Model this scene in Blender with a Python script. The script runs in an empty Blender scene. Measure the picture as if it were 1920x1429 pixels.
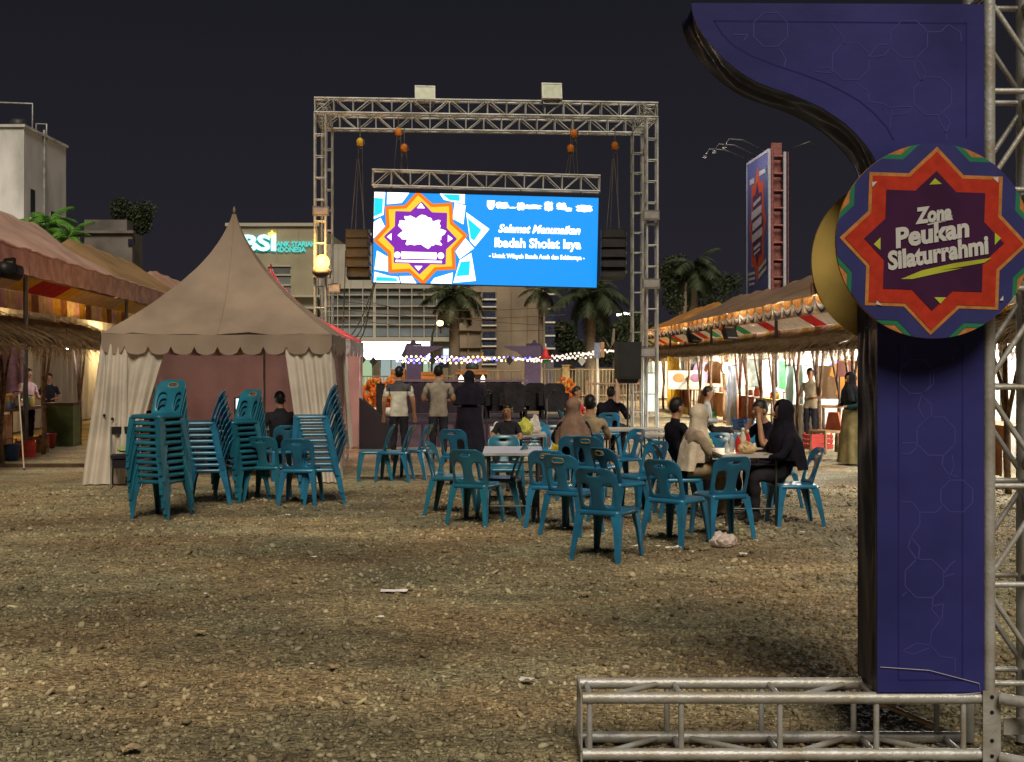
import bpy, bmesh, math, random
import numpy as np
from mathutils import Vector, Matrix, Quaternion, noise

random.seed(7)
rng = np.random.default_rng(7)
PI = math.pi
R = math.radians
sc = bpy.context.scene
col = sc.collection

# ------------------------------------------------------------------ camera, sky, light
F = 2300.0            # focal length in photo pixels (photo is 1920 wide)
CAMH = 1.7
HOR = 682.0           # horizon row
cam_d = bpy.data.cameras.new('camera')
cam = bpy.data.objects.new('camera', cam_d)
col.objects.link(cam)
cam.location = (0, 0, CAMH)
cam.rotation_euler = (R(90), 0, 0)
cam_d.sensor_width = 36
cam_d.lens = 36 * F / 1920
cam_d.shift_y = -(714.5 - HOR) / 1920
cam_d.clip_start = 0.05
cam_d.clip_end = 2000
sc.camera = cam

world = bpy.data.worlds.new('World')
sc.world = world
world.use_nodes = True
wn = world.node_tree
wn.nodes.clear()
w_out = wn.nodes.new('ShaderNodeOutputWorld')
w_bg = wn.nodes.new('ShaderNodeBackground')
w_tc = wn.nodes.new('ShaderNodeTexCoord')
w_sep = wn.nodes.new('ShaderNodeSeparateXYZ')
w_ramp = wn.nodes.new('ShaderNodeValToRGB')
wn.links.new(w_tc.outputs['Generated'], w_sep.inputs[0])
wn.links.new(w_sep.outputs['Z'], w_ramp.inputs[0])
wn.links.new(w_ramp.outputs[0], w_bg.inputs[0])
wn.links.new(w_bg.outputs[0], w_out.inputs[0])
w_ramp.color_ramp.elements[0].position = 0.0
w_ramp.color_ramp.elements[0].color = (0.021, 0.019, 0.025, 1)
w_ramp.color_ramp.elements[1].position = 0.32
w_ramp.color_ramp.elements[1].color = (0.0098, 0.0104, 0.0140, 1)
w_bg.inputs[1].default_value = 1.0

sun_d = bpy.data.lights.new('sun', 'SUN')
sun = bpy.data.objects.new('sun', sun_d)
col.objects.link(sun)
sun_d.energy = 2.8
sun_d.angle = R(22)
sun_d.color = (1.0, 0.86, 0.66)
sun.rotation_euler = Vector((-0.12, 1.0, -1.12)).to_track_quat('-Z', 'Y').to_euler()

vs = sc.view_settings
vs.view_transform = 'Standard'
vs.look = 'None'
vs.exposure = 0.0
vs.gamma = 1.0
vs.use_curve_mapping = False
sc.cycles.use_denoising = True
sc.cycles.max_bounces = 5
sc.cycles.diffuse_bounces = 2
sc.cycles.glossy_bounces = 2
sc.cycles.transmission_bounces = 4
sc.cycles.transparent_max_bounces = 6
sc.cycles.sample_clamp_indirect = 4.0
sc.cycles.caustics_reflective = False
sc.cycles.caustics_refractive = False

# ------------------------------------------------------------------ helpers
def lin(r, g, b):
    f = lambda v: (v / 255 / 12.92) if v / 255 <= 0.04045 else ((v / 255 + 0.055) / 1.055) ** 2.4
    return (f(r), f(g), f(b))

def at(px, py, d):
    """a point d metres in front of the camera, measured from the photograph"""
    return Vector(((px - 960) * d / F, d, CAMH - (py - HOR) * d / F))

def gx(px, d):
    return (px - 960) * d / F

MATS = {}
def mat(name, c, rough=0.6, metal=0.0, var=0.15, scale=6.0, bump=0.0, bscale=None, emit=None, es=0.0,
        c2=None, spec=0.3, trans=0.0, alpha=1.0, stretch=None, ramp=(0.35, 0.65), coat=0.0, transl=0.0, perobj=0.0):
    if name in MATS:
        return MATS[name]
    m = bpy.data.materials.new(name)
    m.use_nodes = True
    nt = m.node_tree
    b = nt.nodes['Principled BSDF']
    b.inputs['Roughness'].default_value = rough
    b.inputs['Metallic'].default_value = metal
    b.inputs['Specular IOR Level'].default_value = spec
    b.inputs['Alpha'].default_value = alpha
    b.inputs['Coat Weight'].default_value = coat
    if trans:
        b.inputs['Transmission Weight'].default_value = trans
    geo = nt.nodes.new('ShaderNodeNewGeometry')
    src = geo.outputs['Position']
    if stretch:
        mp = nt.nodes.new('ShaderNodeMapping')
        mp.inputs['Scale'].default_value = stretch
        nt.links.new(src, mp.inputs[0])
        src = mp.outputs[0]
    if var or c2:
        n = nt.nodes.new('ShaderNodeTexNoise')
        n.inputs['Scale'].default_value = scale
        n.inputs['Detail'].default_value = 6
        nt.links.new(src, n.inputs['Vector'])
        rp = nt.nodes.new('ShaderNodeValToRGB')
        rp.color_ramp.elements[0].position = ramp[0]
        rp.color_ramp.elements[1].position = ramp[1]
        a = c2 if c2 else tuple(v * (1 - var) for v in c)
        z = c if c2 else tuple(min(1, v * (1 + var)) for v in c)
        rp.color_ramp.elements[0].color = (*a, 1)
        rp.color_ramp.elements[1].color = (*z, 1)
        nt.links.new(n.outputs[0], rp.inputs[0])
        cout = rp.outputs[0]
        if perobj:
            oi = nt.nodes.new('ShaderNodeObjectInfo'); mr_ = nt.nodes.new('ShaderNodeMapRange')
            mr_.inputs['To Min'].default_value = 1 - perobj; mr_.inputs['To Max'].default_value = 1 + perobj
            nt.links.new(oi.outputs['Random'], mr_.inputs[0])
            sc__ = nt.nodes.new('ShaderNodeVectorMath'); sc__.operation = 'SCALE'
            nt.links.new(cout, sc__.inputs[0]); nt.links.new(mr_.outputs[0], sc__.inputs['Scale']); cout = sc__.outputs[0]
        nt.links.new(cout, b.inputs['Base Color'])
    else:
        b.inputs['Base Color'].default_value = (*c, 1)
    if bump:
        n2 = nt.nodes.new('ShaderNodeTexNoise')
        n2.inputs['Scale'].default_value = bscale or scale * 4
        n2.inputs['Detail'].default_value = 5
        nt.links.new(src, n2.inputs['Vector'])
        bp = nt.nodes.new('ShaderNodeBump')
        bp.inputs['Strength'].default_value = bump
        bp.inputs['Distance'].default_value = 0.02
        nt.links.new(n2.outputs[0], bp.inputs['Height'])
        nt.links.new(bp.outputs[0], b.inputs['Normal'])
    if emit:
        b.inputs['Emission Color'].default_value = (*emit, 1)
        b.inputs['Emission Strength'].default_value = es
    if transl:
        tb = nt.nodes.new('ShaderNodeBsdfTranslucent')
        if var or c2: nt.links.new(rp.outputs[0], tb.inputs[0])
        else: tb.inputs[0].default_value = (*c, 1)
        ms = nt.nodes.new('ShaderNodeMixShader'); ms.inputs[0].default_value = transl
        nt.links.new(b.outputs[0], ms.inputs[1]); nt.links.new(tb.outputs[0], ms.inputs[2])
        nt.links.new(ms.outputs[0], nt.nodes['Material Output'].inputs[0])
    MATS[name] = m
    return m

def glow(name, c, s):
    return mat(name, (0.02, 0.02, 0.02), 0.5, var=0, emit=c, es=s)

def tag(o, label=None, cat=None, group=None, kind=None):
    if label: o['label'] = label
    if cat: o['category'] = cat
    if group: o['group'] = group
    if kind: o['kind'] = kind
    return o

def thing(name, label, cat, loc=(0, 0, 0), rz=0.0, group=None, rot=None):
    o = bpy.data.objects.new(name, None)
    o.empty_display_size = 0.1
    col.objects.link(o)
    o.location = loc
    o.rotation_euler = rot if rot else (0, 0, rz)
    return tag(o, label, cat, group)

def copy_tree(o, parent=None):
    c = o.copy()
    col.objects.link(c)
    if parent is not None:
        c.parent = parent
    for ch in list(o.children):
        copy_tree(ch, c)
    return c

class MB:
    def __init__(s):
        s.v = []; s.f = []; s.mi = []
    def add(s, vs, fs, mi=0):
        k = len(s.v)
        s.v += [tuple(v) for v in vs]
        for f in fs:
            s.f.append(tuple(i + k for i in f)); s.mi.append(mi)
        return s
    def box(s, c, size, rz=0.0, mi=0, taper=1.0, m=None):
        x, y, z = (v / 2 for v in size)
        pts = []
        for sz in (-1, 1):
            t = taper if sz > 0 else 1
            for sx, sy in ((-1, -1), (1, -1), (1, 1), (-1, 1)):
                pts.append(Vector((sx * x * t, sy * y * t, sz * z)))
        if m is None:
            m = Matrix.Rotation(rz, 3, 'Z')
        pts = [m @ p + Vector(c) for p in pts]
        return s.add(pts, [(3, 2, 1, 0), (4, 5, 6, 7), (0, 1, 5, 4), (1, 2, 6, 5), (2, 3, 7, 6), (3, 0, 4, 7)], mi)
    def tube(s, path, rad, n=8, mi=0, cap=True):
        path = [Vector(p) for p in path]
        if not hasattr(rad, '__len__'):
            rad = [rad] * len(path)
        k = len(s.v)
        prev = None
        for i, p in enumerate(path):
            t = (path[min(i + 1, len(path) - 1)] - path[max(i - 1, 0)]).normalized()
            if prev is None:
                a = t.orthogonal().normalized()
            else:
                a = (prev - t * prev.dot(t))
                a = a.normalized() if a.length > 1e-6 else t.orthogonal().normalized()
            prev = a
            b = t.cross(a)
            for j in range(n):
                w = 2 * PI * j / n
                s.v.append(tuple(p + (a * math.cos(w) + b * math.sin(w)) * rad[i]))
        for i in range(len(path) - 1):
            for j in range(n):
                s.f.append((k + i * n + j, k + i * n + (j + 1) % n, k + (i + 1) * n + (j + 1) % n, k + (i + 1) * n + j))
                s.mi.append(mi)
        if cap:
            s.f.append(tuple(k + j for j in reversed(range(n)))); s.mi.append(mi)
            e = k + (len(path) - 1) * n
            s.f.append(tuple(e + j for j in range(n))); s.mi.append(mi)
        return s
    def lathe(s, prof, c=(0, 0, 0), n=16, mi=0, sx=1.0, sy=1.0):
        k = len(s.v)
        for r, z in prof:
            for j in range(n):
                w = 2 * PI * j / n
                s.v.append((c[0] + r * math.cos(w) * sx, c[1] + r * math.sin(w) * sy, c[2] + z))
        for i in range(len(prof) - 1):
            for j in range(n):
                s.f.append((k + i * n + j, k + i * n + (j + 1) % n, k + (i + 1) * n + (j + 1) % n, k + (i + 1) * n + j))
                s.mi.append(mi)
        s.f.append(tuple(k + j for j in reversed(range(n)))); s.mi.append(mi)
        e = k + (len(prof) - 1) * n
        s.f.append(tuple(e + j for j in range(n))); s.mi.append(mi)
        return s
    def ball(s, c, r, n=12, m=8, mi=0):
        rx, ry, rz = r if hasattr(r, '__len__') else (r, r, r)
        prof = [(math.sin(PI * i / m), -math.cos(PI * i / m)) for i in range(m + 1)]
        prof[0] = (0.02, -1); prof[-1] = (0.02, 1)
        k = len(s.v)
        for a, z in prof:
            for j in range(n):
                w = 2 * PI * j / n
                s.v.append((c[0] + a * math.cos(w) * rx, c[1] + a * math.sin(w) * ry, c[2] + z * rz))
        for i in range(m):
            for j in range(n):
                s.f.append((k + i * n + j, k + i * n + (j + 1) % n, k + (i + 1) * n + (j + 1) % n, k + (i + 1) * n + j))
                s.mi.append(mi)
        return s
    def prism(s, pts, y0, y1, mi=0):
        """outline in (x,z) extruded along y"""
        n = len(pts)
        vs_ = [(p[0], y0, p[1]) for p in pts] + [(p[0], y1, p[1]) for p in pts]
        fs = [tuple(range(n)), tuple(reversed(range(n, 2 * n)))]
        fs += [(i, i + n, (i + 1) % n + n, (i + 1) % n) for i in range(n)]
        return s.add(vs_, fs, mi)
    def grid(s, fn, nu, nv, mi=0, skip=None):
        k = len(s.v)
        for j in range(nv + 1):
            for i in range(nu + 1):
                s.v.append(tuple(fn(i / nu, j / nv)))
        for j in range(nv):
            for i in range(nu):
                if skip and skip((i + .5) / nu, (j + .5) / nv):
                    continue
                s.f.append((k + j * (nu + 1) + i, k + j * (nu + 1) + i + 1, k + (j + 1) * (nu + 1) + i + 1, k + (j + 1) * (nu + 1) + i))
                s.mi.append(mi)
        return s
    def mesh(s, name, mats, smooth=False):
        me = bpy.data.meshes.new(name)
        me.from_pydata(s.v, [], s.f)
        for m in (mats if isinstance(mats, (list, tuple)) else [mats]):
            me.materials.append(m)
        if isinstance(mats, (list, tuple)) and len(mats) > 1:
            me.polygons.foreach_set('material_index', s.mi)
        if smooth:
            me.polygons.foreach_set('use_smooth', [True] * len(me.polygons))
        me.update()
        return me
    def build(s, name, mats, parent=None, smooth=False, fix=False):
        me = s.mesh(name, mats, smooth)
        if fix:
            bm = bmesh.new(); bm.from_mesh(me)
            bmesh.ops.recalc_face_normals(bm, faces=bm.faces)
            bm.to_mesh(me); bm.free()
        o = bpy.data.objects.new(name, me)
        col.objects.link(o)
        if parent is not None:
            o.parent = parent
        return o

def inst(name, me, parent=None, loc=(0, 0, 0), rz=0.0, m=None):
    o = bpy.data.objects.new(name, me)
    col.objects.link(o)
    if parent is not None:
        o.parent = parent
    if m is not None:
        o.matrix_basis = m
    else:
        o.location = loc; o.rotation_euler = (0, 0, rz)
    return o

ROD = {}
def rod(name, p0, p1, r, m, parent, n=8):
    key = (m.name, n)
    if key not in ROD:
        ROD[key] = MB().tube([(0, 0, 0), (0, 0, 1)], 1.0, n).mesh('rod', m, True)
        for p in ROD[key].polygons:
            if len(p.vertices) > 4: p.use_smooth = False
    p0 = Vector(p0); p1 = Vector(p1)
    d = p1 - p0
    q = Vector((0, 0, 1)).rotation_difference(d.normalized())
    M4 = Matrix.Translation(p0) @ q.to_matrix().to_4x4() @ Matrix.Diagonal((r, r, d.length, 1))
    return inst(name, ROD[key], parent, m=M4)

def bake(o):
    """apply an object's modifiers into a plain mesh"""
    dg = bpy.context.evaluated_depsgraph_get()
    me = bpy.data.meshes.new_from_object(o.evaluated_get(dg), depsgraph=dg)
    o.modifiers.clear()
    o.data = me
    return o

def text_mesh(txt, size, m, shear=0.0, bold=0.0, ext=0.002, align='CENTER', xs=1.0):
    cu = bpy.data.curves.new('lettering', 'FONT')
    cu.body = txt; cu.size = size; cu.shear = shear; cu.offset = bold
    cu.extrude = ext; cu.align_x = align; cu.align_y = 'CENTER'; cu.resolution_u = 3
    o = bpy.data.objects.new('lettering', cu)
    col.objects.link(o)
    dg = bpy.context.evaluated_depsgraph_get()
    me = bpy.data.meshes.new_from_object(o.evaluated_get(dg), depsgraph=dg)
    bpy.data.objects.remove(o); bpy.data.curves.remove(cu)
    # stand it upright: text x stays x, text y becomes z, front faces -y
    for v in me.vertices:
        x, y, z = v.co
        v.co = (x * xs, -z, y)
    me.materials.clear(); me.materials.append(m)
    return me

def lettering(txt, size, m, parent, pos, tilt=0.0, shear=0.0, bold=0.0, ext=0.002, xs=1.0, align='CENTER', fit=None, name='lettering'):
    me = text_mesh(txt, size, m, shear, bold, ext, align, xs)
    if fit:
        lo = min(v.co.x for v in me.vertices); hi = max(v.co.x for v in me.vertices)
        k = fit / (hi - lo)
        for v in me.vertices: v.co.x *= k
    o = bpy.data.objects.new(name, me)
    col.objects.link(o)
    o.parent = parent
    o.location = pos
    o.rotation_euler = (0, -tilt, 0)
    return o

def sheet(name, pts, y, m, parent, th=0.003):
    """thin flat plate from an (x,z) outline, front face at y"""
    return MB().prism(pts, y, y + th).build(name, m, parent, fix=True)

def star_r(th, T):
    def sq(a):
        return T * math.cos(PI / 4) / max(abs(math.cos(a)), abs(math.sin(a)))
    return max(sq(th), sq(th + PI / 4))

def star_pts(T, cx=0, cz=0, rot=0.0, clip=None, n=None):
    if clip is None:
        out = []
        for k in range(16):
            r = T if k % 2 == 0 else T * 0.7654
            a = rot + k * PI / 8
            out.append((cx + r * math.cos(a), cz + r * math.sin(a)))
        return out
    n = n or 192
    return [(cx + min(clip, star_r(2 * PI * k / n - rot, T)) * math.cos(2 * PI * k / n),
             cz + min(clip, star_r(2 * PI * k / n - rot, T)) * math.sin(2 * PI * k / n)) for k in range(n)]

def truss(parent, A, B, w, h, up, bays, rc, rb, mc, mb, faces='FBTD', diag=True, rung='rung', brace='brace', chord='chord', ends=True):
    """box truss from A to B; A,B are the centre line; w across, h along 'up'"""
    A = Vector(A); B = Vector(B)
    t = (B - A).normalized(); up = Vector(up).normalized(); sd = t.cross(up).normalized()
    c = {k: (A + sd * (w / 2 * a) + up * (h / 2 * b)) for k, (a, b) in {'ft': (1, 1), 'fb': (1, -1), 'bt': (-1, 1), 'bb': (-1, -1)}.items()}
    L = (B - A).length
    for k in c:
        rod(chord, c[k], c[k] + t * L, rc, mc, parent, 12)
    fc = {'F': ('fb', 'ft'), 'B': ('bb', 'bt'), 'T': ('ft', 'bt'), 'D': ('fb', 'bb')}
    for f in faces:
        a, b = fc[f]
        for i in range(bays + 1):
            if not ends and i in (0, bays):
                continue
            s = L * i / bays
            s = min(max(s, rb), L - rb)
            rod(rung, c[a] + t * s, c[b] + t * s, rb, mb, parent)
        if diag:
            for i in range(bays):
                s0, s1 = L * (i + .06) / bays, L * (i + .94) / bays
                if i % 2: s0, s1 = s1, s0
                rod(brace, c[a] + t * s0, c[b] + t * s1, rb, mb, parent)
# ------------------------------------------------------------------ materials
ALU = mat('aluminium', (0.62, 0.61, 0.58), 0.42, 0.85, var=0.22, scale=5, bump=0.15, bscale=60)
ALU_OLD = mat('old_aluminium', (0.42, 0.44, 0.44), 0.5, 0.3, var=0.3, scale=3, bump=0.1, bscale=40)
TEAL = mat('teal_plastic', (0.018, 0.165, 0.31), 0.28, spec=.5, var=0.22, scale=5, perobj=.22, c2=(0.016, 0.110, 0.215), bump=0.04, bscale=30)
TEAL2 = mat('green_teal_plastic', (0.016, 0.155, 0.245), 0.30, spec=.5, var=0.2, scale=5, perobj=.2, c2=(0.016, 0.110, 0.175), bump=0.04, bscale=30)
GOLD = mat('gold_sticker', (0.42, 0.30, 0.06), 0.5)
BLACK = mat('black_plastic', (0.012, 0.012, 0.014), 0.5)
BLACKF = mat('black_fabric', (0.014, 0.013, 0.018), 0.9, bump=0.2, scale=20)
GRILLE = mat('speaker_grille', (0.02, 0.02, 0.022), 0.7, bump=0.3, bscale=200)
WHITE = mat('white_paint', (0.75, 0.74, 0.7), 0.5, var=0.06)
CANVAS = mat('tent_canvas', (0.345, 0.27, 0.215), 0.75, var=0.18, scale=1.3, bump=0.25, bscale=6, transl=.2)
CURT = mat('curtain_fabric', (0.78, 0.72, 0.64), 0.85, var=0.14, scale=2.0, bump=0.15, bscale=14, transl=.35)
PINKW = mat('pink_tent_wall', (0.42, 0.32, 0.31), 0.85, var=0.14, scale=1.5, transl=.35)
WOOD = mat('wood', (0.22, 0.12, 0.055), 0.65, var=0.35, scale=4, stretch=(1, 1, 6))
DKWOOD = mat('dark_wood', (0.075, 0.042, 0.026), 0.75, var=0.35, scale=6)
BRANCH = mat('branch_bark', (0.13, 0.078, 0.045), 0.85, var=0.4, scale=14, bump=0.4, bscale=50)
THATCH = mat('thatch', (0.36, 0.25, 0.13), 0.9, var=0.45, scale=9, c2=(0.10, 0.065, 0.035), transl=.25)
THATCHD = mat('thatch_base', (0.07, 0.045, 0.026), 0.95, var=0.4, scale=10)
STEEL = mat('dark_steel', (0.10, 0.10, 0.10), 0.4, 0.7)
TTOP = mat('table_top', (0.55, 0.46, 0.36), 0.35, var=0.12, scale=4)
LEAF = mat('palm_leaf', (0.055, 0.068, 0.034), 0.5, var=0.4, scale=3)
LEAFB = mat('bright_palm_leaf', (0.09, 0.24, 0.035), 0.5, var=0.35, scale=2)
LEAFD = mat('dark_leaf', (0.034, 0.050, 0.024), 0.6, var=0.4, scale=2)
TRUNK = mat('palm_trunk', (0.20, 0.16, 0.12), 0.85, var=0.25, scale=5, bump=0.4, bscale=20, stretch=(1, 1, 6))

# ------------------------------------------------------------------ ground and gravel
def patches(nt, pos):
    """trodden, damp and dusty patches shared by the ground and its stones: a brightness and a tint"""
    N = nt.nodes; L = nt.links
    out = []
    for sc_, mp_, lo, hi, a, z in ((0.55, (0.6, 1.0, 1), .36, .64, .70, 1.14), (0.8, (0.42, 1.0, 1), .40, .60, .72, 1.08), (2.6, (.7, 1.2, 1), .40, .62, .82, 1.10)):
        n = N.new('ShaderNodeTexNoise'); n.inputs['Scale'].default_value = sc_; n.inputs['Detail'].default_value = 4
        mp = N.new('ShaderNodeMapping'); mp.inputs['Scale'].default_value = mp_; mp.inputs['Location'].default_value = (sc_ * 7, 3.3, 0)
        L.new(pos, mp.inputs[0]); L.new(mp.outputs[0], n.inputs['Vector'])
        mr = N.new('ShaderNodeMapRange')
        for k, v in (('From Min', lo), ('From Max', hi), ('To Min', a), ('To Max', z)): mr.inputs[k].default_value = v
        L.new(n.outputs[0], mr.inputs[0]); out.append(mr.outputs[0])
    m1 = N.new('ShaderNodeMath'); m1.operation = 'MULTIPLY'; L.new(out[0], m1.inputs[0]); L.new(out[1], m1.inputs[1])
    m2 = N.new('ShaderNodeMath'); m2.operation = 'MULTIPLY'; L.new(m1.outputs[0], m2.inputs[0]); L.new(out[2], m2.inputs[1])
    n = N.new('ShaderNodeTexNoise'); n.inputs['Scale'].default_value = .7; n.inputs['Detail'].default_value = 3
    L.new(pos, n.inputs['Vector'])
    rp = N.new('ShaderNodeValToRGB'); e = rp.color_ramp.elements
    e[0].position = .38; e[0].color = (1.06, .97, .82, 1); e[1].position = .62; e[1].color = (.94, 1.03, .96, 1)
    L.new(n.outputs[0], rp.inputs[0])
    v = N.new('ShaderNodeVectorMath'); v.operation = 'SCALE'; L.new(rp.outputs[0], v.inputs[0]); L.new(m2.outputs[0], v.inputs['Scale'])
    return v.outputs[0]

def ground_material():
    m = bpy.data.materials.new('gravel_ground')
    m.use_nodes = True
    nt = m.node_tree; N = nt.nodes; L = nt.links
    b = N['Principled BSDF']
    b.inputs['Roughness'].default_value = 0.85
    geo = N.new('ShaderNodeNewGeometry')
    vor = N.new('ShaderNodeTexVoronoi'); vor.inputs['Scale'].default_value = 30
    big = N.new('ShaderNodeTexNoise'); big.inputs['Scale'].default_value = 0.55; big.inputs['Detail'].default_value = 4
    mid = N.new('ShaderNodeTexNoise'); mid.inputs['Scale'].default_value = 9; mid.inputs['Detail'].default_value = 6
    mp = N.new('ShaderNodeMapping'); mp.inputs['Scale'].default_value = (0.6, 1.0, 1)
    L.new(geo.outputs['Position'], mp.inputs[0]); L.new(mp.outputs[0], big.inputs['Vector'])
    L.new(geo.outputs['Position'], vor.inputs['Vector']); L.new(geo.outputs['Position'], mid.inputs['Vector'])
    r1 = N.new('ShaderNodeValToRGB')
    e = r1.color_ramp.elements
    e[0].position = 0.36; e[0].color = (0.265, 0.215, 0.140, 1)
    e[1].position = 0.62; e[1].color = (0.36, 0.30, 0.195, 1)
    L.new(big.outputs[0], r1.inputs[0])
    sp = N.new('ShaderNodeSeparateColor'); L.new(vor.outputs['Color'], sp.inputs[0])
    r2 = N.new('ShaderNodeMapRange'); r2.inputs['To Min'].default_value = 0.6; r2.inputs['To Max'].default_value = 1.45
    L.new(sp.outputs[0], r2.inputs[0])
    r3 = N.new('ShaderNodeMapRange'); r3.inputs['To Min'].default_value = 0.5; r3.inputs['To Max'].default_value = 1.5
    L.new(mid.outputs[0], r3.inputs[0])
    mm = N.new('ShaderNodeMath'); mm.operation = 'MULTIPLY'; L.new(r2.outputs[0], mm.inputs[0]); L.new(r3.outputs[0], mm.inputs[1])
    mx = N.new('ShaderNodeVectorMath'); mx.operation = 'SCALE'
    L.new(r1.outputs[0], mx.inputs[0]); L.new(mm.outputs[0], mx.inputs['Scale'])
    mu = N.new('ShaderNodeVectorMath'); mu.operation = 'MULTIPLY'; L.new(mx.outputs[0], mu.inputs[0]); L.new(patches(nt, geo.outputs['Position']), mu.inputs[1])
    L.new(mu.outputs[0], b.inputs['Base Color'])
    bp = N.new('ShaderNodeBump'); bp.inputs['Strength'].default_value = 0.9; bp.inputs['Distance'].default_value = 0.03
    bp.invert = True
    L.new(vor.outputs['Distance'], bp.inputs['Height']); L.new(bp.outputs[0], b.inputs['Normal'])
    return m

def stone_material():
    m = bpy.data.materials.new('gravel_stone')
    m.use_nodes = True
    nt = m.node_tree; N = nt.nodes; L = nt.links
    b = N['Principled BSDF']; b.inputs['Roughness'].default_value = 0.8
    geo = N.new('ShaderNodeNewGeometry')
    rp = N.new('ShaderNodeValToRGB')
    e = rp.color_ramp.elements
    e[0].position = 0; e[0].color = (0.15, 0.125, 0.085, 1)
    e[1].position = 1; e[1].color = (0.64, 0.565, 0.43, 1)
    x = e.new(0.55); x.color = (0.32, 0.265, 0.175, 1)
    x = e.new(0.88); x.color = (0.42, 0.355, 0.245, 1)
    L.new(geo.outputs['Random Per Island'], rp.inputs[0])
    mx = N.new('ShaderNodeVectorMath'); mx.operation = 'MULTIPLY'
    L.new(rp.outputs[0], mx.inputs[0]); L.new(patches(nt, geo.outputs['Position']), mx.inputs[1])
    L.new(mx.outputs[0], b.inputs['Base Color'])
    return m

def build_ground():
    g = MB().add([(-300, -60, 0), (300, -60, 0), (300, 500, 0), (-300, 500, 0)], [(0, 1, 2, 3)]).build('ground', ground_material())
    tag(g, 'brown gravel ground of the fairground', 'ground', kind='structure')
    # loose stones on the near ground
    n = 80000
    ph = (1 + 5 ** .5) / 2
    ico = np.array([(-1, ph, 0), (1, ph, 0), (-1, -ph, 0), (1, -ph, 0), (0, -1, ph), (0, 1, ph), (0, -1, -ph), (0, 1, -ph),
                    (ph, 0, -1), (ph, 0, 1), (-ph, 0, -1), (-ph, 0, 1)], float) / math.hypot(1, ph)
    tri = np.array([(0, 11, 5), (0, 5, 1), (0, 1, 7), (0, 7, 10), (0, 10, 11), (1, 5, 9), (5, 11, 4), (11, 10, 2), (10, 7, 6), (7, 1, 8),
                    (3, 9, 4), (3, 4, 2), (3, 2, 6), (3, 6, 8), (3, 8, 9), (4, 9, 5), (2, 4, 11), (6, 2, 10), (8, 6, 7), (9, 8, 1)])
    # density per square metre falls with distance: y is drawn so that rows thin out
    u = rng.random(n)
    y = 4.1 * (17.0 / 4.1) ** (u ** 1.05)
    half = y * 0.45 + 0.8
    x = (rng.random(n) * 2 - 1) * half
    r = rng.lognormal(math.log(0.0078), 0.46, n).clip(0.0034, 0.028) * (0.85 + y * 0.035)
    v = ico[None, :, :] * (1 + (rng.random((n, 12, 1)) - 0.5) * 0.5)
    s = np.stack([r * rng.uniform(.8, 1.5, n), r * rng.uniform(.7, 1.1, n), r * rng.uniform(.45, .85, n)], 1)
    v = v * s[:, None, :]
    a = rng.random(n) * 2 * PI
    ca, sa = np.cos(a)[:, None], np.sin(a)[:, None]
    tl = rng.normal(0, .3, n)[:, None]
    vx, vy, vz = v[:, :, 0], v[:, :, 1], v[:, :, 2]
    vz = vz + tl * vx
    X = vx * ca - vy * sa + x[:, None]
    Y = vx * sa + vy * ca + y[:, None]
    Z = vz + (s[:, 2] * rng.uniform(-.1, .7, n))[:, None]
    V = np.stack([X, Y, Z], 2).reshape(-1, 3)
    T = (tri[None] + (np.arange(n) * 12)[:, None, None]).reshape(-1, 3)
    me = bpy.data.meshes.new('loose_gravel')
    me.vertices.add(len(V)); me.vertices.foreach_set('co', V.ravel())
    me.loops.add(len(T) * 3); me.loops.foreach_set('vertex_index', T.ravel().astype(np.int32))
    me.polygons.add(len(T)); me.polygons.foreach_set('loop_start', np.arange(0, len(T) * 3, 3, dtype=np.int32))
    me.update(calc_edges=True)
    me.materials.append(stone_material())
    o = bpy.data.objects.new('gravel', me)
    col.objects.link(o)
    tag(o, 'loose grey and brown gravel stones strewn over the ground', 'gravel', kind='stuff')
build_ground()

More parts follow.
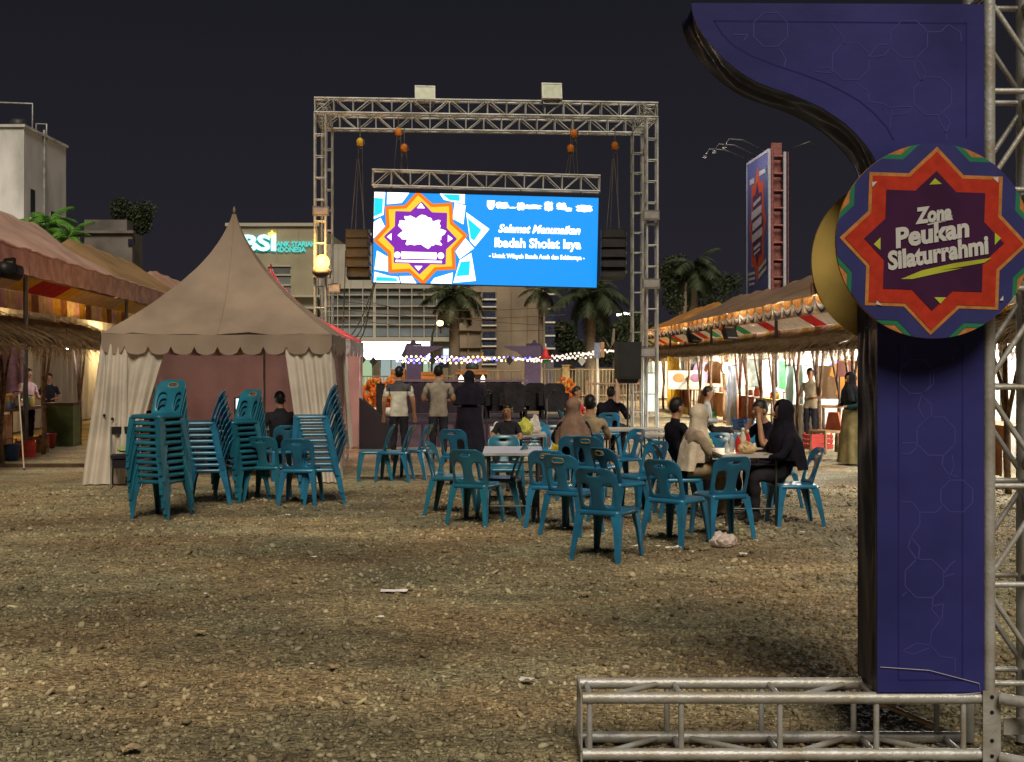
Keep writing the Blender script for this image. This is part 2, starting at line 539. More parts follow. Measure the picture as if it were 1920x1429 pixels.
# ------------------------------------------------------------------ near gate: base truss, tower, purple arch, round sign
ALUN = mat('near_aluminium', (0.50, 0.52, 0.54), 0.45, 0.35, var=0.3, scale=7, c2=(0.36, 0.34, 0.30), bump=0.2, bscale=50)
RUST = mat('stained_aluminium', (0.45, 0.33, 0.2), 0.6, 0.5, var=0.4, scale=9)
D0 = 5.2
def near_gate():
    yF, yB = D0 + 0.02, D0 + 0.26
    t = thing('base_truss', 'low horizontal aluminium truss lying on gravel under the purple arch', 'truss', (0.30, D0, 0))
    o = Vector((0.30, D0, 0))
    L = 1.70
    zt, zb = 0.278, 0.038
    for y in (0.02, 0.26):
        for z in (zt, zb):
            rod('chord', (0.0, y, z), (L, y, z), 0.025, ALUN, t, 16)
    for k, x in enumerate((0.03, 0.42, 0.84, 1.25, 1.62)):
        rod('rung', (x, 0.02, zb), (x, 0.02, zt), 0.0125, ALUN, t, 12)
        rod('rung', (x - .03, 0.26, zb), (x - .03, 0.26, zt), 0.0125, ALUN, t, 12)
        rod('rung', (x, 0.02, zt), (x, 0.26, zt), 0.0125, ALUN, t, 12)
        rod('rung', (x, 0.02, zb), (x, 0.26, zb), 0.0125, ALUN, t, 12)
        if k < 4:
            x2 = (0.42, 0.84, 1.25, 1.62)[k]
            a, b = (0.26, 0.02) if k % 2 == 0 else (0.02, 0.26)
            rod('brace', (x + .05, a if k % 2 else 0.02, zt), (x2 - .06, 0.26 if k % 2 == 0 else 0.02, zt), 0.0125, ALUN, t, 12)
            rod('brace', (x + .05, 0.02 if k % 2 == 0 else 0.26, zb), (x2 - .06, 0.26 if k % 2 == 0 else 0.02, zb), 0.0125, ALUN, t, 12)
    rod('brace', (1.2, 0.27, zt - .03), (1.62, 0.27, zb + .03), 0.0125, RUST, t, 12)
    # square end plates
    for x in (-0.006,):
        MB().box((x, 0.14, zt), (0.008, 0.30, 0.055)).box((x, 0.14, zb), (0.008, 0.30, 0.055)).box((x, 0.0, .158), (0.0079, 0.03, 0.19)).box((x, 0.28, .158), (0.0079, 0.03, 0.19)).build('end_plate', ALUN, t)
    # upright tower at the right edge
    t2 = thing('truss_tower', 'upright aluminium truss tower at the right edge behind the round sign', 'truss', (2.03, D0 + 0.02, 0))
    for (x, y) in ((0, 0), (.24, 0), (0, .24), (.24, .24)):
        rod('chord', (x, y, 0.02), (x, y, 4.1), 0.025, ALUN, t2, 16)
    zs = [0.34 + 0.42 * i for i in range(10)]
    for i, z in enumerate(zs):
        for (a, b) in (((0, 0), (.24, 0)), ((0, .24), (.24, .24)), ((0, 0), (0, .24)), ((.24, 0), (.24, .24))):
            rod('rung', (*a, z), (*b, z), 0.0125, ALUN, t2, 12)
        if i < 9:
            s = i % 2
            for (a, b) in (((0, .24), (.24, .24)), ((.24, 0), (.24, .24)), ((0, 0), (.24, 0))):
                p, q = (a, b) if s else (b, a)
                rod('brace', (*p, z + .03), (*q, z + .39), 0.0115, ALUN, t2, 12)
    pl = MB().box((0.0, -0.028, 0.165), (0.075, 0.008, 0.30)).build('corner_plate', ALUN, t2)
    for z in (.04, .105, .225, .29):
        rod('bolt', (0, -0.034, z), (0, -0.030, z), 0.009, BLACK, pl)
    MB().box((0.16, -0.027, 0.165), (0.22, 0.006, 0.07)).build('corner_plate', ALUN, t2)
    # outrigger truss that comes towards the right front
    t3 = thing('outrigger_truss', 'short aluminium outrigger truss slanting out at the bottom right corner', 'truss', (2.06, D0 - .03, 0))
    for (z, dx) in ((zt + .01, 0), (zb, 0), (zt + .01, .22), (zb, .22)):
        rod('chord', (dx, 0, z), (dx + .62, -.50, z), 0.025, ALUN, t3, 16)
    for s in (0.15, .45, .75):
        rod('rung', (.62 * s, -.5 * s, zb), (.62 * s, -.5 * s, zt), 0.0125, ALUN, t3, 12)
        rod('brace', (.62 * s, -.5 * s, zb), (.22 + .62 * (s + .2), -.5 * (s + .2), zb), 0.0125, ALUN, t3, 12)
    # purple printed arch
    PUR = mat('purple_print', (0.028, 0.030, 0.155), 0.5, spec=.14, var=0.18, scale=2.6, bump=0.3, bscale=3.5)
    PURL = mat('pale_pattern_print', (0.060, 0.060, 0.25), 0.6, spec=.08, var=0.1)
    PURD = mat('dark_border_print', (0.020, 0.019, 0.125), 0.6, spec=.08, var=0.1)
    VINYL = mat('glossy_dark_vinyl', (0.012, 0.013, 0.050), 0.38, var=0.2, scale=3, bump=0.0, spec=.28)
    a = thing('entrance_arch', 'purple half arch with curved wing and faint octagon pattern', 'arch', (0, D0, 0))
    S = D0 / F
    f = lambda px, py: ((px - 960) * S, CAMH - (py - HOR) * S)
    cr = [(78, 12), (84, 55), (104, 105), (136, 155), (175, 200), (215, 242), (255, 275), (300, 308), (350, 335), (410, 358), (480, 381), (545, 407), (610, 438), (660, 470), (705, 502), (745, 540), (785, 585), (815, 628), (833, 668)]
    curve = [f(1260 + x / 2.165, y / 2.165) for x, y in cr]
    x0, x1 = f(1645, 0)[0], f(1845, 0)[0]
    zb0 = 0.306
    outline = [f(1845, 8), *[c for c in curve], (x0, curve[-1][1] - 0.04), (x0, zb0), (x1, zb0)]
    # front board
    MB().prism(outline, 0.0, 0.012).build('front_board', PUR, a, fix=True)
    MB().prism([(p[0], p[1]) for p in outline], 0.285, 0.297).build('back_board', PURD, a, fix=True)
    # side cloth with creases, following the outline from the tip down to the base
    path = [Vector((c[0], 0, c[1])) for c in curve] + [Vector((x0, 0, curve[-1][1] - .04 - (curve[-1][1] - .04 - zb0) * i / 26)) for i in range(27)]
    path = [Vector((curve[0][0] + .01, 0, curve[0][1] + .01))] + path
    dens = []
    for i in range(len(path) - 1):
        for k in range(3):
            dens.append(path[i].lerp(path[i + 1], k / 3))
    dens.append(path[-1])
    nn = len(dens) - 1
    def side(u, v):
        i = u * nn; j = min(int(i), nn - 1); p = dens[j].lerp(dens[j + 1], i - j)
        t = (dens[j + 1] - dens[j]).normalized()
        nrm = Vector((-t.z, 0, t.x))
        if nrm.x > 0 and abs(nrm.x) > .5: nrm = -nrm
        if nrm.z > 0 and abs(nrm.x) <= .5: nrm = -nrm
        edge = math.sin(PI * v) ** 0.7
        cre = 0.008 * math.sin(v * 15 + 9 * noise.noise((u * 7, v * 1.5, 0))) + 0.014 * noise.noise((u * 18, v * 3.2, 3.1)) + .006 * noise.noise((u * 50 + v * 9, v * 6, 7.7))
        tip = 0.03 * math.exp(-(u * 14) ** 2)
        q = p + nrm * (edge * (cre - 0.006 - tip))
        return (q.x, 0.013 + v * 0.271, q.z)
    MB().grid(side, nn, 16).build('side_cloth', VINYL, a, True)
    # top cover
    MB().box(((curve[0][0] + x1) / 2, .149, f(0, 8)[1] - 0.008), (x1 - curve[0][0] - .02, .27, 0.01)).build('top_cover', PURD, a)
    MB().box((x1 - .006, .149, (f(0, 8)[1] + zb0) / 2), (0.01, .27, f(0, 8)[1] - zb0 - .03)).build('side_panel', PURD, a)
    # printed pattern : octagons and joining lines, on the front board
    def strip(mb, p, q, w, y):
        p = Vector(p); q = Vector(q); d = (q - p).normalized(); nq = Vector((-d.y, d.x)) * w / 2
        pts = [p + nq, q + nq, q - nq, p - nq]
        mb.add([(v.x, y, v.y) for v in pts], [(0, 1, 2, 3)])
    def octo(cx, cy, r, rot=0.0):
        pts = [(cx + r * math.cos(PI / 8 + rot + k * PI / 4), cy + r * math.sin(PI / 8 + rot + k * PI / 4)) for k in range(8)]
        pat = MB()
        for k in range(8):
            strip(pat, pts[k], pts[(k + 1) % 8], 0.0042, -0.0012)
        pat.build('octagon_print', PURL, a, fix=True)
    def pl_(pts):
        q = [f(1260 + x / 2.165, y / 2.165) for x, y in pts]
        pat = MB()
        for i in range(len(q) - 1): strip(pat, q[i], q[i + 1], 0.0042, -0.0012)
        pat.build('line_print', PURL, a, fix=True)
    for (cx, cy, r) in ((725, 250, 76), (962, 160, 76), (1058, 390, 78), (400, 120, 70)):
        q = f(1260 + cx / 2.165, cy / 2.165); octo(q[0], q[1], r / 2.165 * S * 1.06)
    for pts in ([(800, 235), (830, 185), (890, 178)], [(800, 235), (860, 225), (890, 190)], [(985, 235), (1015, 265), (1030, 300), (1010, 330)],
                [(985, 235), (985, 280), (1010, 325)], [(745, 330), (760, 350), (795, 370), (800, 415), (855, 420), (890, 440)],
                [(890, 440), (895, 465), (955, 462), (980, 435)], [(890, 440), (920, 432), (980, 435)], [(890, 462), (885, 520)], [(590, 278), (640, 272), (655, 295), (580, 292)],
                [(700, 180), (695, 150), (660, 110), (650, 95)], [(1080, 468), (1085, 490), (1110, 530), (1115, 570)], [(1105, 462), (1130, 500), (1110, 540)],
                [(250, 140), (310, 140), (290, 165)], [(1030, 130), (1090, 130), (1120, 100), (1170, 130), (1175, 170)], [(440, 200), (462, 240), (455, 270)]):
        pl_(pts)
    q2 = lambda x, y: f(1520 + x * 400 / 724, 640 + y * 400 / 724)
    def pl2(pts):
        q = [q2(*p) for p in pts]
        pat = MB()
        for i in range(len(q) - 1): strip(pat, q[i], q[i + 1], 0.0042, -0.0012)
        pat.build('line_print', PURL, a, fix=True)
    for (cx, cy, r) in ((425, 322, 66), (495, 525, 55), (385, 805, 66), (360, 120, 58)):
        q = q2(cx, cy); octo(q[0], q[1], r * 400 / 724 * S * 1.06)
    for pts in ([(320, 40), (320, 10)], [(405, 100), (480, 75), (490, 20)], [(405, 100), (405, 150), (375, 185), (365, 225), (385, 262)], [(375, 185), (410, 215), (410, 258)],
                [(310, 345), (355, 345), (360, 360), (335, 382), (310, 382)], [(450, 388), (445, 420), (470, 455), (500, 460)], [(480, 385), (485, 430), (468, 465)],
                [(310, 545), (345, 545), (370, 580), (425, 580), (445, 560)], [(370, 580), (370, 620), (340, 665), (330, 700), (360, 742)], [(340, 665), (370, 700), (365, 742)],
                [(450, 790), (470, 760), (490, 745)], [(450, 800), (490, 788)], [(325, 850), (310, 865)], [(415, 870), (410, 910), (440, 945), (410, 985), (405, 1025)], [(410, 900), (450, 890), (445, 945)],
                [(310, 1050), (360, 1025), (405, 1030), (440, 1070), (490, 1075), (490, 1120)], [(310, 1050), (345, 1062), (405, 1040)]):
        pl2(pts)
    # darker printed inner frame
    fr = MB()
    inner = [f(1260 + x / 2.165, y / 2.165) for x, y in ((170, 85), (1195, 95), (1195, 560))]
    for i in range(2): strip(fr, inner[i], inner[i + 1], 0.006, -0.0008)
    ic = [(170, 85), (205, 140), (250, 185), (320, 225), (420, 265), (520, 298), (620, 335), (700, 375), (760, 410), (820, 460), (870, 515), (900, 570)]
    ic = [f(1260 + x / 2.165, y / 2.165) for x, y in ic]
    for i in range(len(ic) - 1): strip(fr, ic[i], ic[i + 1], 0.006, -0.0008)
    fr.build('printed_border', PURD, a, fix=True)
    fr = MB()
    lo = [q2(298, 10), q2(298, 1150), q2(515, 1150), q2(515, 10)]
    for i in range(3): strip(fr, lo[i], lo[i + 1], 0.006, -0.0008)
    fr.build('printed_border', PURD, a, fix=True)
    # loose string near the foot
    wire = MB().tube([Vector((q2(235, 1105)[0], -.004, q2(235, 1105)[1])), Vector((q2(400, 1115)[0], -.008, q2(400, 1115)[1])), Vector((q2(570, 1160)[0], -.006, q2(570, 1160)[1])), Vector((q2(575, 1180)[0], -.004, q2(500, 1192)[1])), Vector((q2(495, 1198)[0], -.005, q2(500, 1198)[1]))], 0.0014, 5)
    wire.build('loose_string', mat('string', (0.5, 0.5, 0.55), 0.5), a)

    # round sign
    ds = 5.02
    c = at(1750, 452, ds)
    s = thing('round_sign', 'round printed sign board with red star reading Zona Peukan Silaturrahmi', 'sign', c)
    Rr = 183 * ds / F
    disc = [(Rr * math.cos(2 * PI * k / 96), Rr * math.sin(2 * PI * k / 96)) for k in range(96)]
    ORG = mat('orange_print', (0.43, 0.18, 0.055), 0.6, spec=.1, var=0.18, scale=40)
    GRN = mat('green_print', (0.025, 0.17, 0.10), 0.6, spec=.1, var=0.1)
    NAVY = mat('navy_print', (0.035, 0.038, 0.16), 0.6, spec=.1, var=0.1)
    REDP = mat('red_print', (0.40, 0.034, 0.018), 0.6, spec=.1, var=0.12, scale=30)
    PLUM = mat('plum_print', (0.045, 0.012, 0.050), 0.6, spec=.1, var=0.12)
    LIME = mat('lime_print', (0.40, 0.45, 0.05), 0.6, spec=.1)
    INK = mat('white_print', (0.52, 0.53, 0.55), 0.6, spec=.1, var=0.05)
    rot = R(-2)
    MB().prism(disc, 0, 0.015).build('board', ORG, s, fix=True)
    sheet('green_band', star_pts(Rr * 1.235, rot=rot, clip=Rr * .999), -0.002, GRN, s, .0015)
    sheet('navy_band', star_pts(Rr * 1.165, rot=rot, clip=Rr * .998), -0.004, NAVY, s, .0015)
    sheet('orange_star', star_pts(Rr * .965, rot=rot), -0.006, ORG, s, .0015)
    sheet('red_star', star_pts(Rr * .915, rot=rot), -0.008, REDP, s, .0015)
    sheet('plum_star', star_pts(Rr * .715, rot=rot), -0.010, PLUM, s, .0015)
    u = Rr / 396
    cc = lambda x, y: ((x - 1070) * u, (983 - y) * u)
    for tri in (((1050, 756), (1100, 753), (1073, 730)), ((1070, 1212), (1118, 1212), (1095, 1238)), ((852, 970), (852, 1020), (825, 997)), ((1315, 950), (1315, 1000), (1340, 972))):
        sheet('triangle', [cc(*p) for p in tri], -0.012, LIME, s, .0015)
    for tri in (((818, 745), (840, 743), (820, 765)), ((1308, 728), (1330, 724), (1330, 748)), ((1335, 1225), (1350, 1205), (1350, 1225)), ((835, 1240), (860, 1245), (838, 1225))):
        sheet('corner_mark', [cc(*p) for p in tri], -0.0095, INK, s, .001)
    sheet('swoosh', [cc(*p) for p in ((935, 1138), (1020, 1103), (1150, 1074), (1303, 1052), (1272, 1072), (1160, 1092), (1090, 1103), (1185, 1094), (1080, 1116), (980, 1138))], -0.012, LIME, s, .0015)
    for txt, pos, fit, size, tl, sh in (('Zona', (1066, 878), 152, 84, 7, .2), ('Peukan', (1057, 955), 305, 108, 9, .15), ('Silaturrahmi', (1082, 1036), 418, 100, 9.5, .15)):
        p = cc(*pos)
        lettering(txt, size * u, INK, s, (p[0], -0.013, p[1]), R(tl), sh, 0.0045, 0.001, fit=fit * u)
    sheet('underline', [cc(*p) for p in ((1040, 916), (1145, 893), (1145, 898), (1045, 920))], -0.012, INK, s, .0015)
    # crescent board behind
    dc = D0 + 0.315
    k = 2.165
    c = at(1260 + 905 / k, 1062 / k, dc)
    YEL = mat('ochre_board', (0.40, 0.29, 0.085), 0.65, spec=.1, var=0.12, scale=6)
    m = thing('crescent_board', 'plain yellow ochre crescent board behind the round sign', 'board', c)
    rr = 338 / k * dc / F
    pts = [(rr * math.cos(a), rr * math.sin(a)) for a in [R(70) + R(220) * i / 48 for i in range(49)]]
    e0, e1 = pts[0], pts[-1]
    inn = []
    for i in range(1, 32):
        a = R(-62) + R(-236) * i / 32
        inn.append((rr * .36 + rr * .90 * math.cos(a), rr * .0 + rr * .90 * math.sin(a)))
    MB().prism(pts + inn, 0, 0.018).build('crescent', YEL, m, fix=True)
    MB().box((-.12, .028, -.12), (0.5, .02, .05)).build('batten', WOOD, m)
near_gate()
# ------------------------------------------------------------------ big screen rig
def screen_rig():
    yaw = R(4)
    c = Vector((gx(914, 27.7), 27.7, 0))
    g = thing('truss_gantry', 'tall aluminium truss gantry framing the lit video screen', 'gantry', c, yaw)
    hw = 3.74          # to tower centre line
    zt = 7.46          # beam centre height
    for y in (0.0, 1.9):
        truss(g, (-hw - .13, y, zt), (hw + .13, y, zt), 0.26, 0.32, (0, 0, 1), 18, 0.026, 0.014, ALU_OLD, ALU_OLD)
        for x in (-hw, hw):
            truss(g, (x, y, 0.04), (x, y, zt - .16), 0.24, 0.24, (0, 1, 0), 15, 0.025, 0.013, ALU_OLD, ALU_OLD, diag=False, rung='tower_rung', chord='tower_chord')
            MB().box((x, y, 0.02), (.6, .6, .03)).build('base_plate', STEEL, g)
    for x in (-hw, hw):
        truss(g, (x, .13, zt), (x, 1.77, zt), 0.26, 0.32, (0, 0, 1), 4, 0.026, 0.014, ALU_OLD, ALU_OLD, brace='side_brace', rung='side_rung')
        rod('knee_brace', (x * .985, 0.16, zt - .16), (x * .985, .75, zt - .9), 0.02, ALU_OLD, g)
    Mg = Matrix.Translation(c) @ Matrix.Rotation(yaw, 4, 'Z')
    # video screen and the truss it hangs from
    ds = 28.35
    roll = R(1.25)
    cs = at(911, 450, ds)
    S = thing('video_screen', 'large lit video screen showing a yellow star and white greeting on blue', 'screen', cs, rot=(0, roll, yaw * .5))
    Wd, Hd = 5.18, 2.08
    u = Wd / 1848
    cv = lambda x, y: ((x - 968) * u, (430 - (y - 12 * (x - 45) / 1848 * 1.0 + 6)) * u)
    cl = lambda p: (max(-Wd / 2, min(Wd / 2, p[0])), max(-Hd / 2, min(Hd / 2, p[1])))
    MB().box((0, .075, 0), (Wd + .04, .14, Hd + .04)).build('cabinet', BLACK, S)
    BLU = glow('screen_blue', (0.0, 0.34, 1.0), 1.0)
    DBL = glow('screen_deep_blue', (0.0, 0.13, 0.62), 0.95)
    WHT = glow('screen_white', (0.95, 0.98, 1.0), 2.2)
    CYA = glow('screen_cyan', (0.0, 0.72, 0.95), 1.15)
    YEL = glow('screen_yellow', (1.0, 0.56, 0.03), 1.25)
    ORA = glow('screen_orange', (1.0, 0.19, 0.0), 1.1)
    VIO = glow('screen_violet', (0.26, 0.015, 0.52), 0.95)
    hw_, hh = Wd / 2, Hd / 2
    sheet('display', [(-hw_, -hh), (hw_, -hh), (hw_, hh), (-hw_, hh)], -0.004, BLU, S)
    y = -0.008
    quads_w = [[(800, 205), (995, 340), (880, 485), (838, 440)], [(705, 130), (795, 150), (780, 305), (690, 260)], [(800, 420), (872, 500), (755, 590), (720, 530)],
               [(850, 540), (893, 768), (708, 788), (757, 600)], [(580, 50), (787, 55), (787, 138), (690, 122), (615, 105)], [(40, 40), (133, 50), (122, 240), (40, 275)],
               [(150, 50), (330, 50), (270, 138), (148, 152)], [(40, 300), (100, 265), (135, 335), (40, 435)], [(75, 535), (165, 585), (168, 705), (58, 690)],
               [(60, 708), (175, 740), (255, 748), (268, 800), (55, 800)], [(265, 742), (365, 738), (405, 800), (280, 800)], [(550, 752), (702, 703), (695, 795), (520, 795)]]
    quads_c = [[(812, 250), (930, 348), (872, 440), (842, 420)], [(843, 605), (838, 725), (728, 735), (765, 615)], [(600, 60), (745, 62), (745, 115), (660, 108)], [(45, 100), (118, 105), (112, 225), (45, 255)],
               [(75, 750), (180, 752), (240, 760), (250, 785), (70, 785)]]
    for q in quads_w: sheet('white_facet', [cl(cv(*p)) for p in q], y, WHT, S, .002)
    for q in quads_c: sheet('cyan_facet', [cl(cv(*p)) for p in q], y - .004, CYA, S, .002)
    sc_ = cv(430, 424)
    def clipstar(T, rot, yy, m, nm):
        n = 160
        pts = [cl((sc_[0] + star_r(2 * PI * k / n - rot, T) * math.cos(2 * PI * k / n), sc_[1] + star_r(2 * PI * k / n - rot, T) * math.sin(2 * PI * k / n))) for k in range(n)]
        sheet(nm, pts, yy, m, S, .002)
    clipstar(390 * u, R(4.5), y - .008, ORA, 'orange_star')
    clipstar(350 * u, R(4.5), y - .012, YEL, 'yellow_star')
    clipstar(302 * u, R(-.5), y - .016, VIO, 'violet_star')
    # blown-out emblem and its caption bars
    blob = []
    for k in range(64):
        a = 2 * PI * k / 64
        rx, rz = 178 * u, 122 * u
        w = 1 + .10 * math.sin(a * 9 + 1) + .07 * math.sin(a * 17)
        blob.append((sc_[0] + .012 + rx * w * math.copysign(abs(math.cos(a)) ** .75, math.cos(a)), sc_[1] + .15 + rz * w * math.copysign(abs(math.sin(a)) ** .75, math.sin(a)) - .05 * math.cos(a)))
    sheet('emblem', blob, y - .020, WHT, S, .002)
    def bar(x0, y0, x1, y1, m=WHT, nm='caption_bar'):
        a, b = cv(x0, y0), cv(x1, y1)
        sheet(nm, [(a[0], b[1]), (b[0], b[1]), (b[0], a[1]), (a[0], a[1])], y - .020, m, S, .002)
    bar(275, 540, 565, 598); bar(230, 608, 610, 628)
    for cx in (243, 600):
        q = cv(cx, 568); sheet('caption_dot', [(q[0] + 27 * u * math.cos(a), q[1] + 27 * u * math.sin(a)) for a in [2 * PI * k / 16 for k in range(16)]], y - .020, WHT, S, .002)
    for tr in (((395, 180), (462, 180), (428, 135)), ((385, 655), (452, 655), (420, 695)), ((192, 390), (192, 450), (155, 420)), ((655, 395), (655, 455), (695, 425))):
        sheet('white_triangle', [cv(*p) for p in tr], y - .020, WHT, S, .002)
    # logo row
    q = cv(1003, 140)
    sheet('logo', [(q[0] - 32 * u, q[1] + 36 * u), (q[0] + 32 * u, q[1] + 36 * u), (q[0] + 32 * u, q[1] - 10 * u), (q[0] + 14 * u, q[1] - 38 * u), (q[0] - 14 * u, q[1] - 38 * u), (q[0] - 32 * u, q[1] - 10 * u)], y, WHT, S, .002)
    for (x, yy, w, h) in ((1095, 142, 100, 52), (1180, 160, 60, 12), (1250, 148, 62, 62), (1350, 150, 140, 34), (1480, 142, 70, 74), (1585, 140, 78, 56), (1645, 166, 56, 30), (1775, 155, 130, 54)):
        q = cv(x, yy); ww, hh2 = w * u / 2, h * u / 2
        pts = []
        for k in range(28):
            a = 2 * PI * k / 28; e = 1 + .16 * math.sin(k * 2.3 + x)
            pts.append((q[0] + ww * e * math.copysign(abs(math.cos(a)) ** .5, math.cos(a)), q[1] + hh2 * e * math.copysign(abs(math.sin(a)) ** .5, math.sin(a))))
        sheet('logo', pts, y, WHT, S, .002)
    for txt, pos, fit, size, sh, bd in (('Selamat Menunaikan', (1405, 338), 680, 92, .3, .010), ('Ibadah Sholat Isya', (1395, 455), 715, 105, 0, .010), ('- Untuk Wilayah Banda Aceh dan Sekitarnya -', (1392, 562), 790, 50, 0, .005)):
        p = cv(*pos)
        lettering(txt, size * u, WHT, S, (p[0], y - .001, p[1]), 0, sh, bd, 0.001, fit=fit * u)
    # hanging truss
    ch = at(912, 340, ds + .05)
    h = thing('hanging_truss', 'horizontal aluminium truss hung on hoists just above the video screen', 'truss', ch, rot=(0, roll, yaw * .5))
    truss(h, (-2.63, 0, 0.0), (2.63, 0, 0.0), 0.30, 0.36, (0, 0, 1), 12, 0.022, 0.012, ALU_OLD, ALU_OLD, faces='FBT')
    for x in (-2.2, -.8, .8, 2.2):
        rod('screen_clamp', (x, .0, -.18), (x, .0, -.36), 0.015, STEEL, h)
    # hoists
    ORN = mat('orange_hoist', (0.62, 0.20, 0.03), 0.45, var=0.2)
    YLH = mat('yellow_hoist', (0.65, 0.42, 0.03), 0.45, var=0.2)
    CH = mat('chain_steel', (0.22, 0.2, 0.19), 0.4, 0.8)
    hoists = (((675, 266), 225, 470, YLH, 'yellow chain hoist hanging at the far left of the gantry'), ((747, 247), 205, 335, ORN, 'orange chain hoist up against the beam, left pair'),
              ((758, 277), 240, 330, ORN, 'lower orange chain hoist of the left pair'), ((1076, 250), 205, 335, ORN, 'orange chain hoist up against the beam, right pair'),
              ((1070, 278), 240, 330, ORN, 'lower orange chain hoist of the right pair'), ((1153, 273), 235, 455, ORN, 'orange chain hoist hanging at the far right of the gantry'))
    for (p, top, bot, m, lb) in hoists:
        d = 28.6
        q = at(*p, d)
        t = thing('chain_hoist', lb, 'hoist', q, group='chain hoists on the gantry')
        MB().lathe([(.03, -.10), (.075, -.085), (.085, -.02), (.085, .03), (.06, .07), (.03, .09)], n=12, sx=1.0, sy=.8).build('body', m, t, True)
        MB().tube([(0, 0, -.09), (0, 0, -.14), (.03, 0, -.18), (.05, 0, -.15), (.045, 0, -.12)], .012, 6).build('hook', STEEL, t, True)
        MB().box((.09, 0, 0), (.03, .10, .10)).build('chain_wheel', STEEL, t)
        zt_ = (p[1] - top) * d / F; zb_ = -(bot - p[1]) * d / F
        rod('chain', (0, 0, .08), (0, 0, zt_), .012, CH, t)
        rod('chain', (-.03, 0, -.08), (-.12, 0, zb_), .010, CH, t)
        rod('chain', (.05, 0, -.08), (.09, 0, zb_ * .98), .010, CH, t)
    # line arrays
    for (px, lb, sg) in ((671, 'black line array speaker hanging left of the video screen', 1), (1150, 'black line array speaker hanging right of the video screen', -1)):
        d = 27.9
        top = at(px, 430, d)
        t = thing('line_array_speaker', lb, 'speaker', top, group='line array speakers')
        zz = 0.0
        for k in range(5):
            ang = R(-3 * k)
            mm = Matrix.Rotation(ang, 3, 'X') 
            cab = MB().box((0, .02 * k * k * .5, zz - .11), (.56 if sg < 0 else .52, .34, .205), m=mm).build('cabinet', mat('cabinet_black', (0.012, 0.008, 0.008), 0.7, var=.3), t)
            MB().box((0, .02 * k * k * .5 - .178, zz - .11), (.48, .006, .17), m=mm).build('grille', GRILLE, cab)
            MB().box(((.29) * (1), .02 * k * k * .5, zz - .11), (.02, .25, .05), m=mm).build('rigging_plate', STEEL, t)
            zz -= .222
        rod('hang_chain', (-.15, 0, 0), (-.02, 0, 1.6), .008, CH, t)
        rod('hang_chain', (.15, 0, 0), (.02, 0, 1.6), .008, CH, t)
    # flood lamps on top of the gantry, unlit
    GLS = mat('flood_glass', (0.45, 0.52, 0.40), 0.25, var=0.12, scale=9)
    WFR = mat('flood_frame', (0.62, 0.64, 0.62), 0.45)
    for (px, py, lb) in ((797, 175, 'square white flood lamp on top of the gantry, left one'), (1035, 170, 'square white flood lamp on top of the gantry, right one')):
        d = 27.6
        t = thing('flood_lamp', lb, 'flood lamp', at(px, py, d) + Vector((0, 0, 0)), rot=(R(-12), 0, R(6)), group='flood lamps on top of the gantry')
        w = .40; hh3 = .32
        MB().box((0, .07, 0), (w + .06, .12, hh3 + .06)).build('housing', WFR, t)
        MB().box((0, .0, hh3 / 2 + .01), (w + .05, .02, .03)).box((0, .0, -hh3 / 2 - .01), (w + .05, .02, .03)).box((w / 2 + .01, .0, 0), (.03, .0199, hh3 - .012)).box((-w / 2 - .01, .0, 0), (.03, .0199, hh3 - .012)).build('frame', WFR, t)
        MB().box((0, .004, 0), (w, .006, hh3)).build('glass', GLS, t)
        MB().box((-.19, .09, -.22), (.02, .05, .14)).box((.19, .09, -.22), (.02, .05, .14)).box((0, .09, -.285), (.40, .06, .02)).build('bracket', STEEL, t)
    # box lamps clamped on the towers, unlit
    BOXM = mat('lamp_box_grey', (0.16, 0.15, 0.14), 0.5, var=.2)
    for (px, py, w, h_, lb) in ((602, 396, 30, 17, 'grey box lamp high on the left tower'), (627, 541, 22, 17, 'small dark box lamp on the inner left tower below the lit one'),
                                (1221, 404, 30, 18, 'grey box lamp high on the right tower'), (1221, 532, 32, 18, 'grey box lamp at middle height of the right tower'), (1213, 661, 33, 19, 'grey box lamp low on the right tower beside the big speaker')):
        d = 27.35 if px < 900 else 27.75
        t = thing('box_lamp', lb, 'lamp', at(px, py, d), group='box lamps on the towers')
        w_, hh4 = w * d / F, h_ * d / F
        MB().box((0, .0, 0), (w_, .14, hh4)).build('housing', BOXM, t)
        MB().box((0, -.074, 0), (w_ * .86, .006, hh4 * .7)).build('lens', mat('grey_lens', (0.30, 0.29, 0.30), .3), t)
        MB().box((0, .09, hh4 / 2 + .01), (w_ * .5, .06, .03)).build('clamp', STEEL, t)
    # the lit orange lamp
    d = 27.25
    p = at(604, 492, d)
    t = thing('lit_orange_lamp', 'glowing orange lamp on the left tower above the tent', 'lamp', p)
    MB().ball((0, 0, 0), (.16, .16, .17), 14, 10).build('bulb', glow('orange_bulb', (1.0, 0.38, 0.03), 18), t, True)
    MB().lathe([(.20, -.26), (.22, -.24), (.22, -.16), (.14, -.13)], n=16).build('base', BOXM, t, True)
    MB().box((0, .0, -.30), (.36, .22, .09)).build('tray', BOXM, t)
    ld = bpy.data.lights.new('orange_lamp_light', 'POINT'); ld.energy = 130; ld.color = (1, .48, .10); ld.shadow_soft_size = .15
    lo = bpy.data.objects.new('lamp_light', ld); col.objects.link(lo); lo.parent = t; lo.location = (0, -.32, .05)
